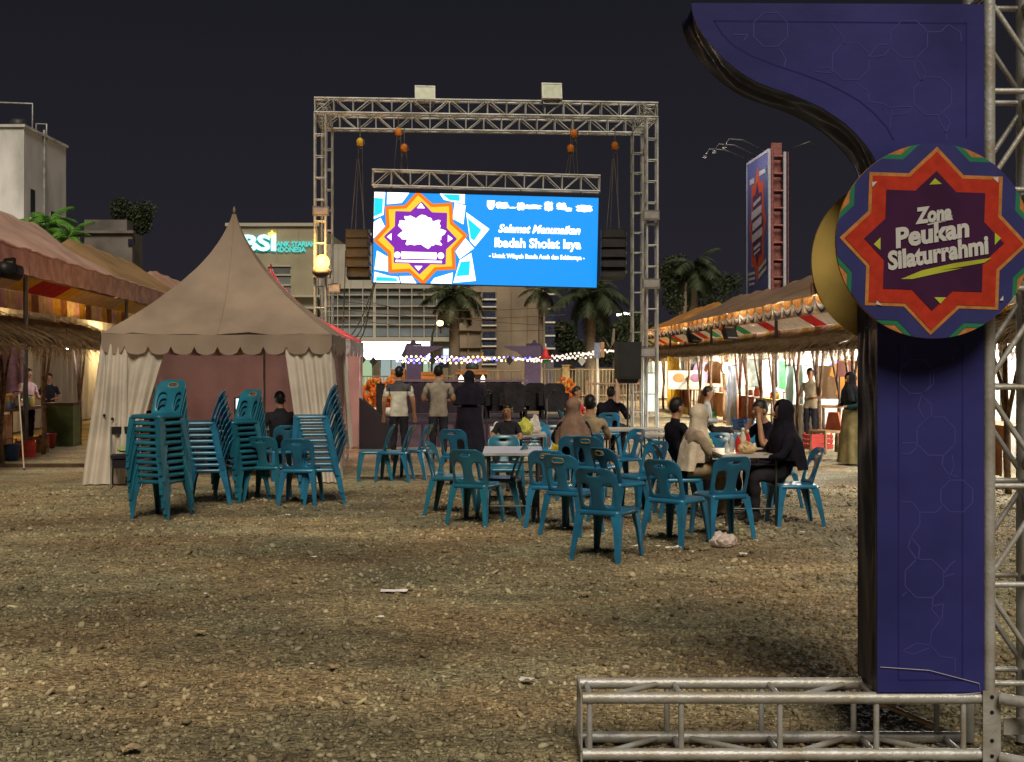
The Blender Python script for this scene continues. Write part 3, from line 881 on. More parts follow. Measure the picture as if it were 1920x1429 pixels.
    # slack cables from the screen down to the left tower foot
    for i, (a, b) in enumerate((((702, 530), (650, 640)), ((704, 528), (660, 640)), ((700, 531), (668, 642)), ((648, 470), (640, 640)))):
        p0, p1 = at(*a, 27.9), at(*b, 26.9)
        pts = []
        for k in range(11):
            s = k / 10
            q = p0.lerp(p1, s); q.z -= .18 * math.sin(PI * s) * (1 + .5 * i); pts.append(q)
        o = MB().tube([q - p1 for q in pts], .014, 5).build('slack_cable', BLACK)
        o.location = p1
        tag(o, ('leftmost' if i == 3 else ('first', 'second', 'third')[i]) + ' black cable running down from the lower left screen corner', 'cable', 'black cables left of the screen')
    # loudspeaker on a stand
    d = 22.0
    b = at(1177, 0, d); b.z = 0
    t = thing('loudspeaker', 'black loudspeaker raised on a thin pole stand in front of the right tower', 'speaker', b, R(6))
    zc = CAMH - (676 - HOR) * d / F
    MB().prism([(-.21, -.33), (.21, -.33), (.22, .33), (-.22, .33)], -.16, .16).build('cabinet', mat('speaker_black', (0.02, .024, .022), .6, var=.2), t, fix=True).location = (0, 0, zc)
    MB().box((0, -.164, zc), (.38, .006, .60)).build('grille', GRILLE, t)
    MB().box((0, 0, zc - .37), (.30, .22, .08), taper=1.2).build('cradle', BLACK, t)
    rod('pole', (0, 0, .3), (0, 0, zc - .36), .018, BLACK, t)
    for k in range(3):
        a = k * 2 * PI / 3 + .4
        rod('leg', (0, 0, .62), (.5 * math.cos(a), .5 * math.sin(a), .01), .012, BLACK, t)
screen_rig()

# ------------------------------------------------------------------ pagoda tents
def drape(mb, t0, t1, b0, b1, folds, amp, nrm, nu=48, nv=14, gather=None, sag=0.0, seed=0):
    t0, t1, b0, b1, nrm = Vector(t0), Vector(t1), Vector(b0), Vector(b1), Vector(nrm).normalized()
    def fn(u, v):
        uu = u
        if gather: 
            gp, gu, gs = gather        # height, centre, strength
            k = gs * math.exp(-((v - gp) / .22) ** 2)
            uu = u + (gu - u) * k
        p = t0.lerp(t1, uu).lerp(b0.lerp(b1, uu), v)
        w = amp * (0.35 + .65 * min(1, v * 2.5)) * (math.sin(u * folds * 2 * PI + 1.3 * noise.noise((u * 4, v * 1.4, seed))) + .5 * noise.noise((u * folds * 1.7, v * 2, seed + 5)))
        return p + nrm * w
    mb.grid(fn, nu, nv)
    return mb

def pagoda(label, loc, half, rz, roof_m, edge_m, curt_m, full, z1=4.05):
    t = thing('pagoda_tent', label, 'tent', loc, rz, group='pagoda tents')
    z0 = 2.12
    N = 12
    def roof(s, v, sd):
        # s along one side of the square, v from eave to apex
        a = [(-1, -1), (1, -1), (1, 1), (-1, 1), (-1, -1)]
        x = a[sd][0] + (a[sd + 1][0] - a[sd][0]) * s
        y = a[sd][1] + (a[sd + 1][1] - a[sd][1]) * s
        w = half * (.30 * (1 - v) + .70 * (1 - v) ** 2.0) + .010
        z = z0 + (z1 - z0) * v
        sagz = -.10 * math.sin(PI * s) * math.sin(PI * min(1, v * 1.3)) * (1 - v)
        wr = .045 * noise.noise((x * 3 + loc[0], y * 3, v * 5)) * (1 - v) + .012 * noise.noise((x * 9, y * 9 + v * 14, v * 3)) * (1 - v) + .026 * math.sin((s * 2 - v * 3.2) * 8) * math.exp(-((v - .25) / .22) ** 2) * s * (1 - s) * 3
        return (x * w, y * w, z + sagz + wr)
    for sd in range(4):
        MB().grid(lambda u, v, sd=sd: roof(u, v, sd), 22, 30).build('roof_panel', roof_m, t, True)
        seam = [roof(.5, q / 14, sd) for q in range(15)]
        MB().tube([(p[0] * 1.002, p[1] * 1.002, p[2] + .004) for p in seam], .006, 4).build('seam', edge_m, t, True)
    MB().lathe([(.03, -.05), (.02, .03), (.006, .07)], (0, 0, z1), 8).build('finial', roof_m, t, True)
    # scalloped valance on four sides
    n_s = 10
    for sd in range(4):
        mb = MB()
        cols = []
        for i in range(n_s):
            for k in range(8):
                cols.append((i, k / 8))
        cols.append((n_s - 1, 1.0))
        pts = []
        for (i, k) in cols:
            s = (i + k) / n_s
            d = .17 + .115 * math.sqrt(max(0, 1 - (2 * k - 1) ** 2)) ** .8
            x = -half + 2 * half * s
            wob = .012 * math.sin(s * 40 + sd) + .01 * noise.noise((s * 9, sd, 0))
            pts.append(((x, -half - .01 + wob * .3, z0 + .01 - .025 * math.sin(PI * s)), (x, -half - .014 + wob, z0 - d * .55), (x, -half - .018 + wob * 1.6, z0 - d - .01 * math.sin(PI * s))))
        k0 = 0
        vs_ = [p for c in pts for p in c]
        fs = []
        for i in range(len(pts) - 1):
            for j in range(2):
                fs.append((i * 3 + j, i * 3 + j + 1, (i + 1) * 3 + j + 1, (i + 1) * 3 + j))
        mb.add(vs_, fs)
        o = mb.build('valance', edge_m, t, True)
        o.rotation_euler = (0, 0, sd * PI / 2)
    for sx in (-1, 1):
        for sy in (-1, 1):
            rod('pole', (sx * (half - .05), sy * (half - .05), 0), (sx * (half - .05), sy * (half - .05), z0 + .02), .022, ALU_OLD, t)
    for (a, b) in (((-1, -1), (1, -1)), ((1, -1), (1, 1)), ((1, 1), (-1, 1)), ((-1, 1), (-1, -1))):
        rod('eave_bar', (a[0] * (half - .04), a[1] * (half - .04), z0 - .02), (b[0] * (half - .04), b[1] * (half - .04), z0 - .02), .018, ALU_OLD, t)
    h = half
    zc = z0 - .1
    # back and left walls
    drape(MB(), (-h, h - .05, zc), (h, h - .05, zc), (-h, h - .05, .03), (h, h - .05, .03), 9, .02, (0, 1, 0), 70, 8).build('back_wall', PINKW, t, True)
    drape(MB(), (-h + .05, h, zc), (-h + .05, -h, zc), (-h + .05, h, .03), (-h + .05, -h, .03), 8, .02, (1, 0, 0), 60, 8, seed=3).build('side_wall', curt_m, t, True)
    if not full:
        bl = thing('tent_bulb', 'pink lamp hanging inside the red roofed tent', 'lamp', Vector(loc) + Vector((0, .2, 1.75)))
        MB().ball((0, 0, 0), (.07, .07, .09), 10, 8).build('bulb', glow('pink_bulb', (1, .45, .4), 14), bl, True)
        rod('cord', (0, 0, .08), (0, 0, .5), .006, BLACK, bl)
        ld = bpy.data.lights.new('pink_light', 'POINT'); ld.energy = 130; ld.color = (1, .66, .56); ld.shadow_soft_size = .15
        lo = bpy.data.objects.new('pink_light', ld); col.objects.link(lo); lo.parent = bl; lo.location = (0, 0, -.3)
    if full:
        rod('wall_post', (.28, h - .12, 0), (.28, h - .12, zc), .018, ALU_OLD, t)
        # front left: falling drape that flares out at the foot, and a swept panel tied low
        drape(MB(), (-h - .01, -h + .03, zc), (-h + .36, -h + .0, zc), (-h - .24, -h - .10, .02), (-h + .34, -h - .04, .02), 3.5, .035, (0, -1, 0), 44, 18, seed=1).build('front_curtain', curt_m, t, True)
        drape(MB(), (-h + .14, -h + .05, zc), (-h + .90, -h + .05, zc), (-h + .10, -h - .0, .42), (-h + .42, -h + .0, .36), 4, .03, (0, -1, 0), 44, 16, seed=2).build('front_curtain', curt_m, t, True)
        # front right
        drape(MB(), (h - .68, -h + .04, zc), (h - .02, -h + .03, zc), (h - .40, -h - .02, .02), (h + .14, -h - .06, .02), 5, .035, (0, -1, 0), 50, 18, seed=4).build('front_curtain', curt_m, t, True)
        # right side, rear end
        drape(MB(), (h - .02, -h + .1, zc), (h - .02, -h + .5, zc), (h + .10, -h + .1, .02), (h + .10, -h + .62, .02), 3, .03, (1, 0, 0), 30, 14, seed=6).build('side_curtain', curt_m, t, True)
        drape(MB(), (h - .03, h - 1.5, zc), (h - .03, h - .3, zc), (h - .02, h - 1.5, .25), (h - .02, h - .3, .25), 4, .02, (1, 0, 0), 30, 10, seed=7).build('side_wall', PINKW, t, True)
        drape(MB(), (h - .02, h - .32, zc), (h - .02, h + .02, zc), (h + .10, h - .4, .3), (h + .10, h + .04, .3), 3, .04, (1, -.4, 0), 30, 14, seed=8).build('side_curtain', curt_m, t, True)
        spot = mat('dark_patch', (.02, .02, .02), .8)
        for (x, z) in ((-h + .06, .98), (-h + .17, .93)):
            MB().ball((x, -h - .085, z), (.022, .02, .022), 8, 6).build('grommet', spot, t)
    return t
TENTC = at(400, 0, 17.3)
REDT = mat('red_canvas', (0.62, 0.085, 0.10), 0.7, transl=.5, var=0.2, scale=2, bump=.2, bscale=7)
SILV = mat('silver_fringe', (0.42, 0.40, 0.42), 0.6, var=0.3, scale=12)
pagoda('beige pagoda tent with scalloped valance and tied back curtains behind the chair stacks', (-4.28, 18.9, 0), 1.6, R(4.5), CANVAS, CANVAS, CURT, True)
pagoda('red roofed pagoda tent half hidden behind the beige one', (-4.50, 22.9, 0), 1.6, R(3), REDT, SILV, CURT, False, 3.5)

# ------------------------------------------------------------------ stall rows
PINKV = mat('pink_valance', (0.50, 0.32, 0.31), 0.75, var=0.25, scale=3, bump=.4, bscale=7)
ROOFL = [mat('red_brown_roof', (0.38, 0.225, 0.175), 0.7, var=.2, scale=1.2, bump=.3, bscale=4), mat('rose_roof', (0.42, 0.285, 0.25), 0.7, var=.2, scale=1.2, bump=.3, bscale=4), mat('olive_brown_roof', (0.27, 0.175, 0.09), 0.7, var=.2, scale=1.2, bump=.3, bscale=4)]
ROOFR = [mat('tan_roof', (0.235, 0.165, 0.105), 0.7, var=.2, scale=1.2, bump=.3, bscale=4), mat('brown_roof', (0.19, 0.125, 0.085), 0.7, var=.2, scale=1.2, bump=.3, bscale=4), mat('orange_tan_roof', (0.38, 0.18, 0.05), 0.7, var=.2, scale=1.2, bump=.3, bscale=4)]
BAND = {'w': mat('band_white', (0.76, 0.78, 0.75), .8, transl=.55), 'r': mat('band_red', (0.42, 0.03, 0.035), .8, transl=.55), 'g': mat('band_green', (0.03, 0.20, 0.10), .8, transl=.55), 'b': mat('band_beige', (0.45, 0.36, 0.22), .8, transl=.55), 'y': mat('band_yellow', (0.62, 0.40, 0.05), .8, transl=.55), 'k': mat('band_black', (0.03, .035, .03), .8, transl=.55)}
DRP = [mat('drape_cream', (0.62, 0.50, 0.30), .8, transl=.4, var=.2), mat('drape_brown', (0.24, 0.10, 0.05), .8, transl=.4, var=.25), mat('drape_gold', (0.60, 0.36, 0.06), .8, transl=.4, var=.2), mat('drape_pink', (0.62, 0.40, 0.38), .8, transl=.4, var=.2)]
SWAG = [mat('swag_orange', (0.62, 0.27, 0.07), .7, transl=.55, var=.3, scale=8), mat('swag_white', (0.68, 0.62, 0.54), .7, transl=.55, var=.15), mat('swag_black', (0.03, .03, .04), .7, transl=.55)]
BACKW = mat('stall_back_cloth', (0.66, 0.63, 0.58), .85, transl=.3, var=.12, scale=1.5)
BACKL = mat('grey_white_cloth', (0.46, 0.48, 0.58), .85, transl=.3, var=.12, scale=1.5)

def row_frame(X0, slope):
    return X0, -math.atan(slope)

def stall_tent(label, X0, rz, s, y0, y1, ue, ur, zv0, zv1, zr, roof_m, side, seed):
    o = Vector((X0, 0, 0)) + Matrix.Rotation(rz, 3, 'Z') @ Vector((0, y0, 0))
    t = thing('stall_tent', label, 'tent', o, rz, group='tents over the %s stalls' % side)
    L = y1 - y0
    def roof(u, v):
        y = u * L
        vv = v * 2
        w = ue + (ur - ue) * vv if vv <= 1 else ur + (ur - ue) * (vv - 1)
        up = vv if vv <= 1 else 2 - vv
        hip = min(1, min(y, L - y) / 1.5)
        hip = hip ** .6
        z = zv1 + (zr - zv1) * (up ** .85) * (.35 + .65 * hip)
        z += -.16 * math.sin(PI * up) * .6 + .07 * noise.noise((y * .9 + seed, w * 1.2, seed)) + .05 * math.sin(y * 3.1 + up * 5 + seed) * (1 - up) * up * 4 * .7
        return (s * w, y, z)
    MB().grid(roof, 44, 18).build('roof', roof_m, t, True)
    # valance
    def val(u, v):
        return (s * (ue - .01 + .03 * math.sin(u * L * 5 + seed) * v + .03 * noise.noise((u * L * 2, v * 2, seed))), u * L, zv1 + (zv0 - zv1) * v + .03 * noise.noise((u * L * 1.5, v, seed + 2)))
    if side == 'left':
        MB().grid(val, 60, 6).build('valance', PINKV, t, True)
        MB().tube([(s * (ue - .04), y_, zv1 + .02 * math.sin(y_ * 4)) for y_ in [L * k / 20 for k in range(21)]], .03, 6).build('eave_roll', PINKV, t, True)
        seq = 'bbgkyrrybb'
    else:
        n = max(3, int(L / 1.0))
        for k in range(n):
            ya, yb = L * k / n, L * (k + 1) / n
            for q, (m, z_hi, dip) in enumerate(((SWAG[0], zv1, .16), (SWAG[1], zv1 - .02, .25), (SWAG[2], zv1 - .04, .31))):
                def sw(u, v, ya=ya, yb=yb, z_hi=z_hi, dip=dip, q=q):
                    x = s * (ue - .02 - .012 * (2 - q) - .02 * math.sin(PI * v))
                    lo = z_hi - dip * math.sin(PI * u) ** .8 - .05
                    hi = z_hi - (0 if q == 0 else (.10 + .08 * q) * math.sin(PI * u) ** .8)
                    return (x, ya + (yb - ya) * u, hi + (lo - hi) * v)
                MB().grid(sw, 10, 3).build('swag', m, t, True)
            MB().grid(lambda u, v, ya=ya: (s * (ue - .05 - .02 * math.sin(u * 12)), ya - .07 + .14 * u, zv1 - .38 * v * (1 - .3 * abs(u - .5))), 6, 3).build('swag_tail', SWAG[1], t, True)
        seq = 'wrwwgwrwgw'
    # striped band below (a sloping ceiling strip), one panel after the other
    n = max(4, int(L / 1.05))
    zb1, zb0 = zv0 - .03, zv0 - .26
    for k in range(n):
        ya, yb = L * k / n + .004, L * (k + 1) / n - .004
        MB().add([(s * (ue + .04), ya, zb1), (s * (ue + .04), yb, zb1), (s * (ue + .42), yb, zb0), (s * (ue + .42), ya, zb0)], [(0, 1, 2, 3)]).build('band_panel', BAND[seq[(k + seed) % len(seq)]], t)
    # pleated drapes hanging from the inner edge
    n = max(6, int(L / .55))
    for k in range(n):
        ya, yb = L * k / n, L * (k + 1) / n
        m = DRP[(0, 1, 2, 3)[(k * 7 + seed) % 4]] if side == 'left' else DRP[(0, 3, 1, 0, 2)[(k + seed) % 5]]
        drape(MB(), (s * (ue + .43), ya, zb0), (s * (ue + .43), yb, zb0), (s * (ue + .43), ya, zb0 - .36), (s * (ue + .43), yb, zb0 - .36), 4, .03, (1, 0, 0), 24, 2, seed=k).build('drape', m, t, True)
    for y in (0.06, L - .06):
        for u in (ue + .05, 2 * ur - ue - .05):
            rod('pole', (s * u, y, 0), (s * u, y, zv1), .03, STEEL, t)
    # back cloth
    drape(MB(), (s * 2.75, .05, zv0), (s * 2.75, L - .05, zv0), (s * 2.75, .05, .05), (s * 2.75, L - .05, .05), int(L * 1.6), .05, (1, 0, 0), 110, 6, seed=seed).build('back_cloth', BACKL if side == 'left' else BACKW, t, True)
    return t

def thatch_hut(label, X0, rz, s, y0, y1, posts, side, seed, z_lo, z_hi, um=1.35):
    o = Vector((X0, 0, 0)) + Matrix.Rotation(rz, 3, 'Z') @ Vector((0, y0, 0))
    t = thing('thatched_stall', label, 'stall', o, rz, group='thatched awnings of the %s stalls' % side)
    L = y1 - y0
    rr = random.Random(seed)
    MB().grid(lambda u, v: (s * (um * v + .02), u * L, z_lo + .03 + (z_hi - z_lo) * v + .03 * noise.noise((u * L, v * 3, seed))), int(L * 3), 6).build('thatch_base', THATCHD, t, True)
    mb = MB()
    n = int(L * 120)
    for k in range(n):
        y = rr.random() * L
        a = rr.random()
        u0 = um * (1 - a * .7)
        sl = (z_hi - z_lo) / um
        ln = rr.uniform(.35, .75)
        u1 = max(u0 - ln, -rr.uniform(0.0, .10 + .16 * (.5 + noise.noise((y * 1.3, seed, 0)))))
        dy = rr.gauss(0, .10)
        w = rr.uniform(.006, .026); lift = rr.uniform(0, .07)
        pts = []
        for j in range(4):
            f_ = j / 3
            u = u0 + (u1 - u0) * f_
            z = z_lo + .085 + lift + sl * max(u, 0) + .02 * rr.random() - (max(0, -u) * rr.uniform(.8, 2.6)) - (.14 * rr.random() if u < .05 else 0)
            pts.append(Vector((s * u, y + dy * f_, z)))
        vs_ = []
        for p in pts:
            vs_ += [p + Vector((0, -w, 0)), p + Vector((0, w, 0))]
        mb.add(vs_, [(0, 1, 3, 2), (2, 3, 5, 4), (4, 5, 7, 6)])
    for k in range(int(L * 34)):      # ragged leaf ends hanging from the edge
        y = rr.random() * L; w = rr.uniform(.008, .03); ln = rr.uniform(.08, .34) * (.6 + .8 * max(0, noise.noise((y * .8, seed + 3, 0)) + .5))
        dx, dy = rr.gauss(0, .06), rr.gauss(0, .14)
        p = Vector((s * rr.uniform(-.06, .12), y, z_lo + .08)); q = p + Vector((-s * abs(dx), dy * .5, -ln * .55)); e = p + Vector((-s * abs(dx) * .6, dy, -ln))
        mb.add([p + Vector((0, -w, 0)), p + Vector((0, w, 0)), q + Vector((0, w * .8, 0)), q + Vector((0, -w * .8, 0)), e], [(0, 1, 2, 3), (3, 2, 4)])
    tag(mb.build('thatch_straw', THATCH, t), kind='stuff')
    rod('eave_rail', (s * .12, 0, z_lo + .05), (s * .12, L, z_lo + .05), .022, BRANCH, t)
    rod('rear_rail', (s * um, 0, z_hi - .02), (s * um, L, z_hi - .02), .022, BRANCH, t)
    for k, y in enumerate(posts):
        y -= y0
        if not -0.1 <= y <= L: continue
        x = s * rr.uniform(.10, .3)
        pts = [Vector((x + rr.gauss(0, .02), y + rr.gauss(0, .03), z)) for z in (0, .5, 1.0, 1.4, z_lo + .08)]
        MB().tube(pts, [.045, .042, .038, .036, .034], 7).build('post', BRANCH, t, True)
        j = pts[2] + Vector((0, 0, rr.uniform(-.1, .15)))
        for sg in ((1,) if k % 2 else (1, -1)):
            e = Vector((x - s * .02, y + sg * rr.uniform(.35, .6), z_lo + .06))
            mid = j.lerp(e, .5) + Vector((0, rr.gauss(0, .05), 0))
            MB().tube([j, mid, e], [.032, .028, .024], 6).build('fork_branch', BRANCH, t, True)
    return t

def stall_bulb(label, p, power, c, size=.06, es=60):
    t = thing('stall_bulb', label, 'lamp', p, group='bulbs in the stalls')
    MB().ball((0, 0, 0), (size, size, size * 1.2), 10, 8).build('bulb', glow('bulb_%d_%d' % (c[2] * 100, es), c, es), t, True)
    MB().lathe([(.025, 0), (.025, .06), (.012, .08)], (0, 0, size * 1.1), 8).build('socket', BLACK, t)
    rod('cord', (0, 0, size * 1.1 + .07), (0, 0, size * 1.1 + .35), .006, BLACK, t)
    ld = bpy.data.lights.new('bulb_light', 'POINT'); ld.energy = power; ld.color = c; ld.shadow_soft_size = .12
    lo = bpy.data.objects.new('bulb_light', ld); col.objects.link(lo); lo.parent = t; lo.location = (0, 0, -size - .16)
    return t

XL, RL = row_frame(-6.26, -0.10)
XR, RR = row_frame(6.5, -0.02)
def rowp(X0, rz, s, u, y, z=0.0):
    return Vector((X0, 0, 0)) + Matrix.Rotation(rz, 3, 'Z') @ Vector((s * u, y, z))
for k, (a, b) in enumerate(((15, 23.5), (23.5, 32.5), (32.5, 44), (44, 55))):
    stall_tent(('red brown stall tent with pink valance at the left edge', 'rose stall tent with pink valance behind the thatched awning', 'olive brown stall tent left of the beige pagoda peak', 'far red brown stall tent at the end of the left row')[k],
               XL, RL, -1, a, b, .6, 2.5, 3.38, 3.84, 5.15, ROOFL[(0, 1, 2, 0)[k]], 'left', k * 3 + 1)
for k, (a, b) in enumerate(((14, 22), (22, 31), (31, 40), (40, 49), (49, 58))):
    stall_tent(('nearest tan stall tent of the right row, behind the purple arch', 'tan stall tent right of the women at table', 'brown stall tent in the middle of the right row', 'brown stall tent beyond the middle of the right row', 'orange tan stall tent at the far end of the right row')[k],
               XR, RR, 1, a, b, .75, 3.0, 2.83, 3.2, 4.25, ROOFR[(0, 0, 1, 1, 2)[k]], 'right', k * 4 + 2)
thatch_hut('thatched awning on forked poles at the left edge beside the beige tent', XL, RL, -1, 15.5, 31, [16.3, 18.2, 20.6, 23.2, 26, 29], 'left', 3, 1.97, 2.62)
thatch_hut('nearest thatched awning of the right row, beside the purple arch', XR, RR, 1, 14.5, 24, [16, 18.3, 19.6, 21.0, 22.4, 23.6], 'right', 5, 1.93, 2.42)
thatch_hut('thatched awning with many forked posts right of the white bulb', XR, RR, 1, 24.05, 34, [25, 26.2, 27.4, 28.6, 30, 31.4, 33], 'right', 6, 1.93, 2.42)
thatch_hut('thatched awning left of the white bulb in the right row', XR, RR, 1, 34.05, 45, [35, 36.8, 38.6, 40.5, 42.5, 44], 'right', 7, 1.90, 2.40)
thatch_hut('farthest thatched awning of the right row behind the truss tower', XR, RR, 1, 45.05, 57, [46, 48, 50.5, 53, 55.5], 'right', 8, 1.90, 2.40)
WARMW = (1.0, .86, .62)
def ry(px, u=.35):
    return (XR + u) / ((px - 960) / F + .02)
stall_bulb('bright white bulb under the thatch edge of the right row', rowp(XR, RR, 1, .15, 34.0, 1.58), 300, WARMW, .13, 150)
for k, (y, pw) in enumerate(((17.5, 600), (22.2, 720), (26.5, 800), (30.5, 850), (35, 850), (40, 850), (44.5, 850), (49.5, 850), (54.5, 850))):
    stall_bulb('white bulb hanging inside the right stall row, ' + ('nearest', 'second', 'third', 'fourth', 'fifth', 'sixth', 'seventh', 'eighth', 'farthest')[k] + ' from the purple arch', rowp(XR, RR, 1, 1.55, y, 2.42), pw, (1, .96, .88) if k < 5 else (1, .86, .62))
stall_bulb('small white lamp under the thatched awning left of the beige tent', rowp(XL, RL, -1, .35, 25.3, 2.03), 25, (.85, .88, 1.0), .035, 60)
stall_bulb('yellow bulb inside the stall at the left edge', rowp(XL, RL, -1, 2.2, 21.5, 2.5), 75, (1, .76, .42))
stall_bulb('yellow bulb inside the left row behind the beige tent', rowp(XL, RL, -1, 2.0, 28.5, 2.6), 150, (1, .58, .16))
stall_bulb('far yellow bulb inside the left row', rowp(XL, RL, -1, 2.0, 38, 2.7), 330, (1, .62, .2))
# ------------------------------------------------------------------ buildings
def rect(px0, py0, px1, py1, d):
    a = at(px0, py1, d); b = at(px1, py0, d)
    return a.x, a.z, b.x, b.z

def slab(name, px0, py0, px1, py1, d, depth, m, parent, org):
    x0, z0, x1, z1 = rect(px0, py0, px1, py1, d)
    z0 = max(z0, 0.0)
    return MB().box(((x0 + x1) / 2 - org.x, d + depth / 2 - org.y, (z0 + z1) / 2 - org.z), (x1 - x0, depth, z1 - z0)).build(name, m, parent)

def bank_building():
    d = 75.0
    org = at(640, 0, d); org.z = 0
    WALL = mat('bank_wall', (0.35, 0.32, 0.235), .8, var=.12, scale=.6)
    TILE = mat('pale_tile', (0.42, 0.41, 0.37), .6, var=.1, scale=1)
    MUL = mat('white_mullion', (0.46, 0.44, 0.39), .5, var=.05)
    PANE = mat('office_glass', (0.15, 0.165, 0.17), .18, spec=.5, var=.45, scale=.5)
    PANEB = mat('blue_glass', (0.20, 0.25, 0.30), .2, var=.3, scale=.6)
    b = thing('bank_building', 'bank building with gridded glass front and lit teal sign', 'building', org)
    slab('wall', 425, 422, 596, 900, d, 14, WALL, b, org)
    slab('wall', 596, 458, 852, 540, d + .3, 13, TILE, b, org)
    for px in (610, 634, 658, 682): slab('tile_joint', px - .6, 459, px + .6, 539, d + .27, .03, WALL, b, org)
    slab('parapet', 422, 418, 598, 424, d - .15, .6, MUL, b, org)
    for px in (440, 470, 520, 560): slab('joint', px - .5, 426, px + .5, 492, d - .02, .03, mat('joint_grey', (.3, .27, .2), .8), b, org)
    # louvred window
    w = slab('window', 503, 497, 544, 600, d - .06, .1, PANE, b, org)
    for py in (497, 514, 533, 552, 572, 592): slab('window_bar', 502, py, 545, py + 3, d - .14, .08, MUL, b, org)
    # balcony bands left of the glass front, and the glass grid
    for py in (553, 575, 595): slab('balcony_band', 545, py, 600, py + 4, d - .5, .5, MUL, b, org)
    xs = [600, 617, 633, 655, 680, 702, 727, 749, 772, 795, 819, 850]
    ys = [540, 553, 574, 592, 609]
    slab('glass_backing', 598, 540, 852, 640, d + .5, .2, BLACK, b, org)
    for j in range(len(ys) - 1):
        for i in range(len(xs) - 1):
            slab('pane', xs[i] + .8, ys[j] + .8, xs[i + 1] - .8, ys[j + 1] - .8, d + .40 + random.random() * .02, .05, PANE, b, org)
    for i in range(len(xs) - 1):
        slab('band_pane', xs[i] + .6, 611, xs[i + 1] - .6, 631, d + .38, .05, PANEB, b, org)
    for px in xs: slab('mullion', px - (2.6 if px == 702 else .8), 540, px + (2.6 if px == 702 else .8), 640, d + .2, .2, MUL, b, org)
    for py in ys: slab('transom', 599, py - 1, 851, py + 1, d + .22, .17, MUL, b, org)
    slab('canopy', 596, 632, 852, 640, d - 1.2, 1.5, MUL, b, org)
    # lit lobby
    slab('lit_lobby', 640, 641, 806, 674, d + 2.2, .2, glow('lobby_light', (.97, 1.0, 1.0), 5.0), b, org)
    DOOR = glow('green_lit_glass', (.62, .86, .50), .62)
    DOOR2 = glow('pale_lit_glass', (.60, .74, .70), .55)
    for k, (a, e) in enumerate(((680, 697), (699, 712), (714, 732), (734, 752), (760, 775), (785, 803), (805, 822))):
        slab('door_glass', a, 675, e, 722, d + 1.5, .1, (DOOR, WHITE, DOOR2, DOOR2, DOOR, DOOR, DOOR2)[k], b, org)
    slab('lobby_wall', 596, 640, 640, 760, d + 1, .3, WALL, b, org)
    slab('lobby_wall', 806, 640, 852, 674, d + 1, .3, WALL, b, org)
    slab('lit_window', 831, 654, 845, 672, d + .9, .05, glow('pale_window', (.8, .9, 1), 1.2), b, org)
    # lettering
    SG = glow('teal_sign', (.06, .75, .70), 1.15)
    SW = glow('white_sign', (.60, 1.0, .95), 1.6)
    p = at(486, 457, d - .1) - org
    lettering('BSI', 1.30, SW, b, p, 0, 0, .05, .05, fit=2.05)
    bb = slab('painted_sign_glow', 452, 443, 508, 473, d - .03, .02, mat('painted_teal_glow', (.03, .35, .34), .5), b, org)  # plate gives no light, the sign's teal glow is painted on it
    for txt, (px, py), fit, size in (('BANK SYARIAH', (552, 458), 2.55, .45), ('INDONESIA', (542.5, 468.5), 1.95, .42)):
        lettering(txt, size, SG, b, at(px, py, d - .1) - org, 0, 0, .004, .02, fit=fit)
    q = at(510, 440, d - .1) - org
    MB().prism([(q.x + .28 * (1 if k % 2 == 0 else .55) * math.cos(PI / 2 + k * PI / 5), q.z + .28 * (1 if k % 2 == 0 else .55) * math.sin(PI / 2 + k * PI / 5)) for k in range(10)], q.y - .03, q.y + .02).build('sign_star', glow('yellow_sign', (1, .75, .1), 2.0), b, fix=True)

    # plain beige block to the right
    d2 = 72.0
    org = at(940, 0, d2); org.z = 0
    BG = mat('beige_plaster', (0.30, 0.245, 0.185), .9, var=.35, scale=.35)
    t = thing('beige_building', 'beige plastered building with stacked dark windows behind the palms', 'building', org)
    slab('wall', 852, 470, 1022, 900, d2, 16, BG, t, org)
    DW = mat('dark_blue_glass', (0.035, 0.045, 0.085), .2, var=.3)
    for py in (548, 583, 622, 656):
        w = slab('window', 905, py, 929, py + 26, d2 - .05, .08, DW, t, org)
        slab('sill', 903, py + 12, 931, py + 15, d2 - .16, .1, WHITE, t, org)
        slab('sill', 903, py + 26, 931, py + 28.5, d2 - .16, .1, WHITE, t, org)
    for px in (878, 902, 932, 960, 990): slab('pilaster', px - 1, 471, px + 1, 760, d2 - .12, .12, BG, t, org)
    for py in (545, 618, 650): slab('ledge', 852, py, 903, py + 2.5, d2 - .22, .22, BG, t, org)
    for py in (530, 558, 583, 608, 632):
        slab('corner_window', 1022, py, 1040, py + 20, d2 + .3, .5, DW, t, org)
        slab('corner_sill', 1022, py + 20, 1041, py + 23, d2 + .25, .6, WHITE, t, org)
    slab('corner_wall', 1022, 470, 1038, 900, d2 + .9, 12, mat('grey_plaster', (.16, .15, .18), .85), t, org)

    # weathered white tower block, left
    WW = mat('weathered_white', (0.80, 0.82, 0.86), .85, var=.2, scale=.55, c2=(0.34, 0.36, 0.33), ramp=(.30, .55), stretch=(1, 1, .45))
    WS = mat('lamplit_side_white', (0.86, 0.88, 0.97), .8, scale=.7, c2=(0.55, 0.57, 0.66), ramp=(.28, .55), stretch=(1, 1, .45))  # right face paler and bluer: lamplight on it painted into the colour
    o = Vector((-21.9, 55, 0))
    t = thing('white_tower_block', 'weathered white block with two slit windows at the left edge', 'building', o)
    MB().box((-5, 2.6, 6.15), (10, 5.2, 12.3)).build('wall', WW, t)
    MB().box((.006, 2.6, 6.14), (.012, 5.19, 12.27)).build('side_wall', WS, t)
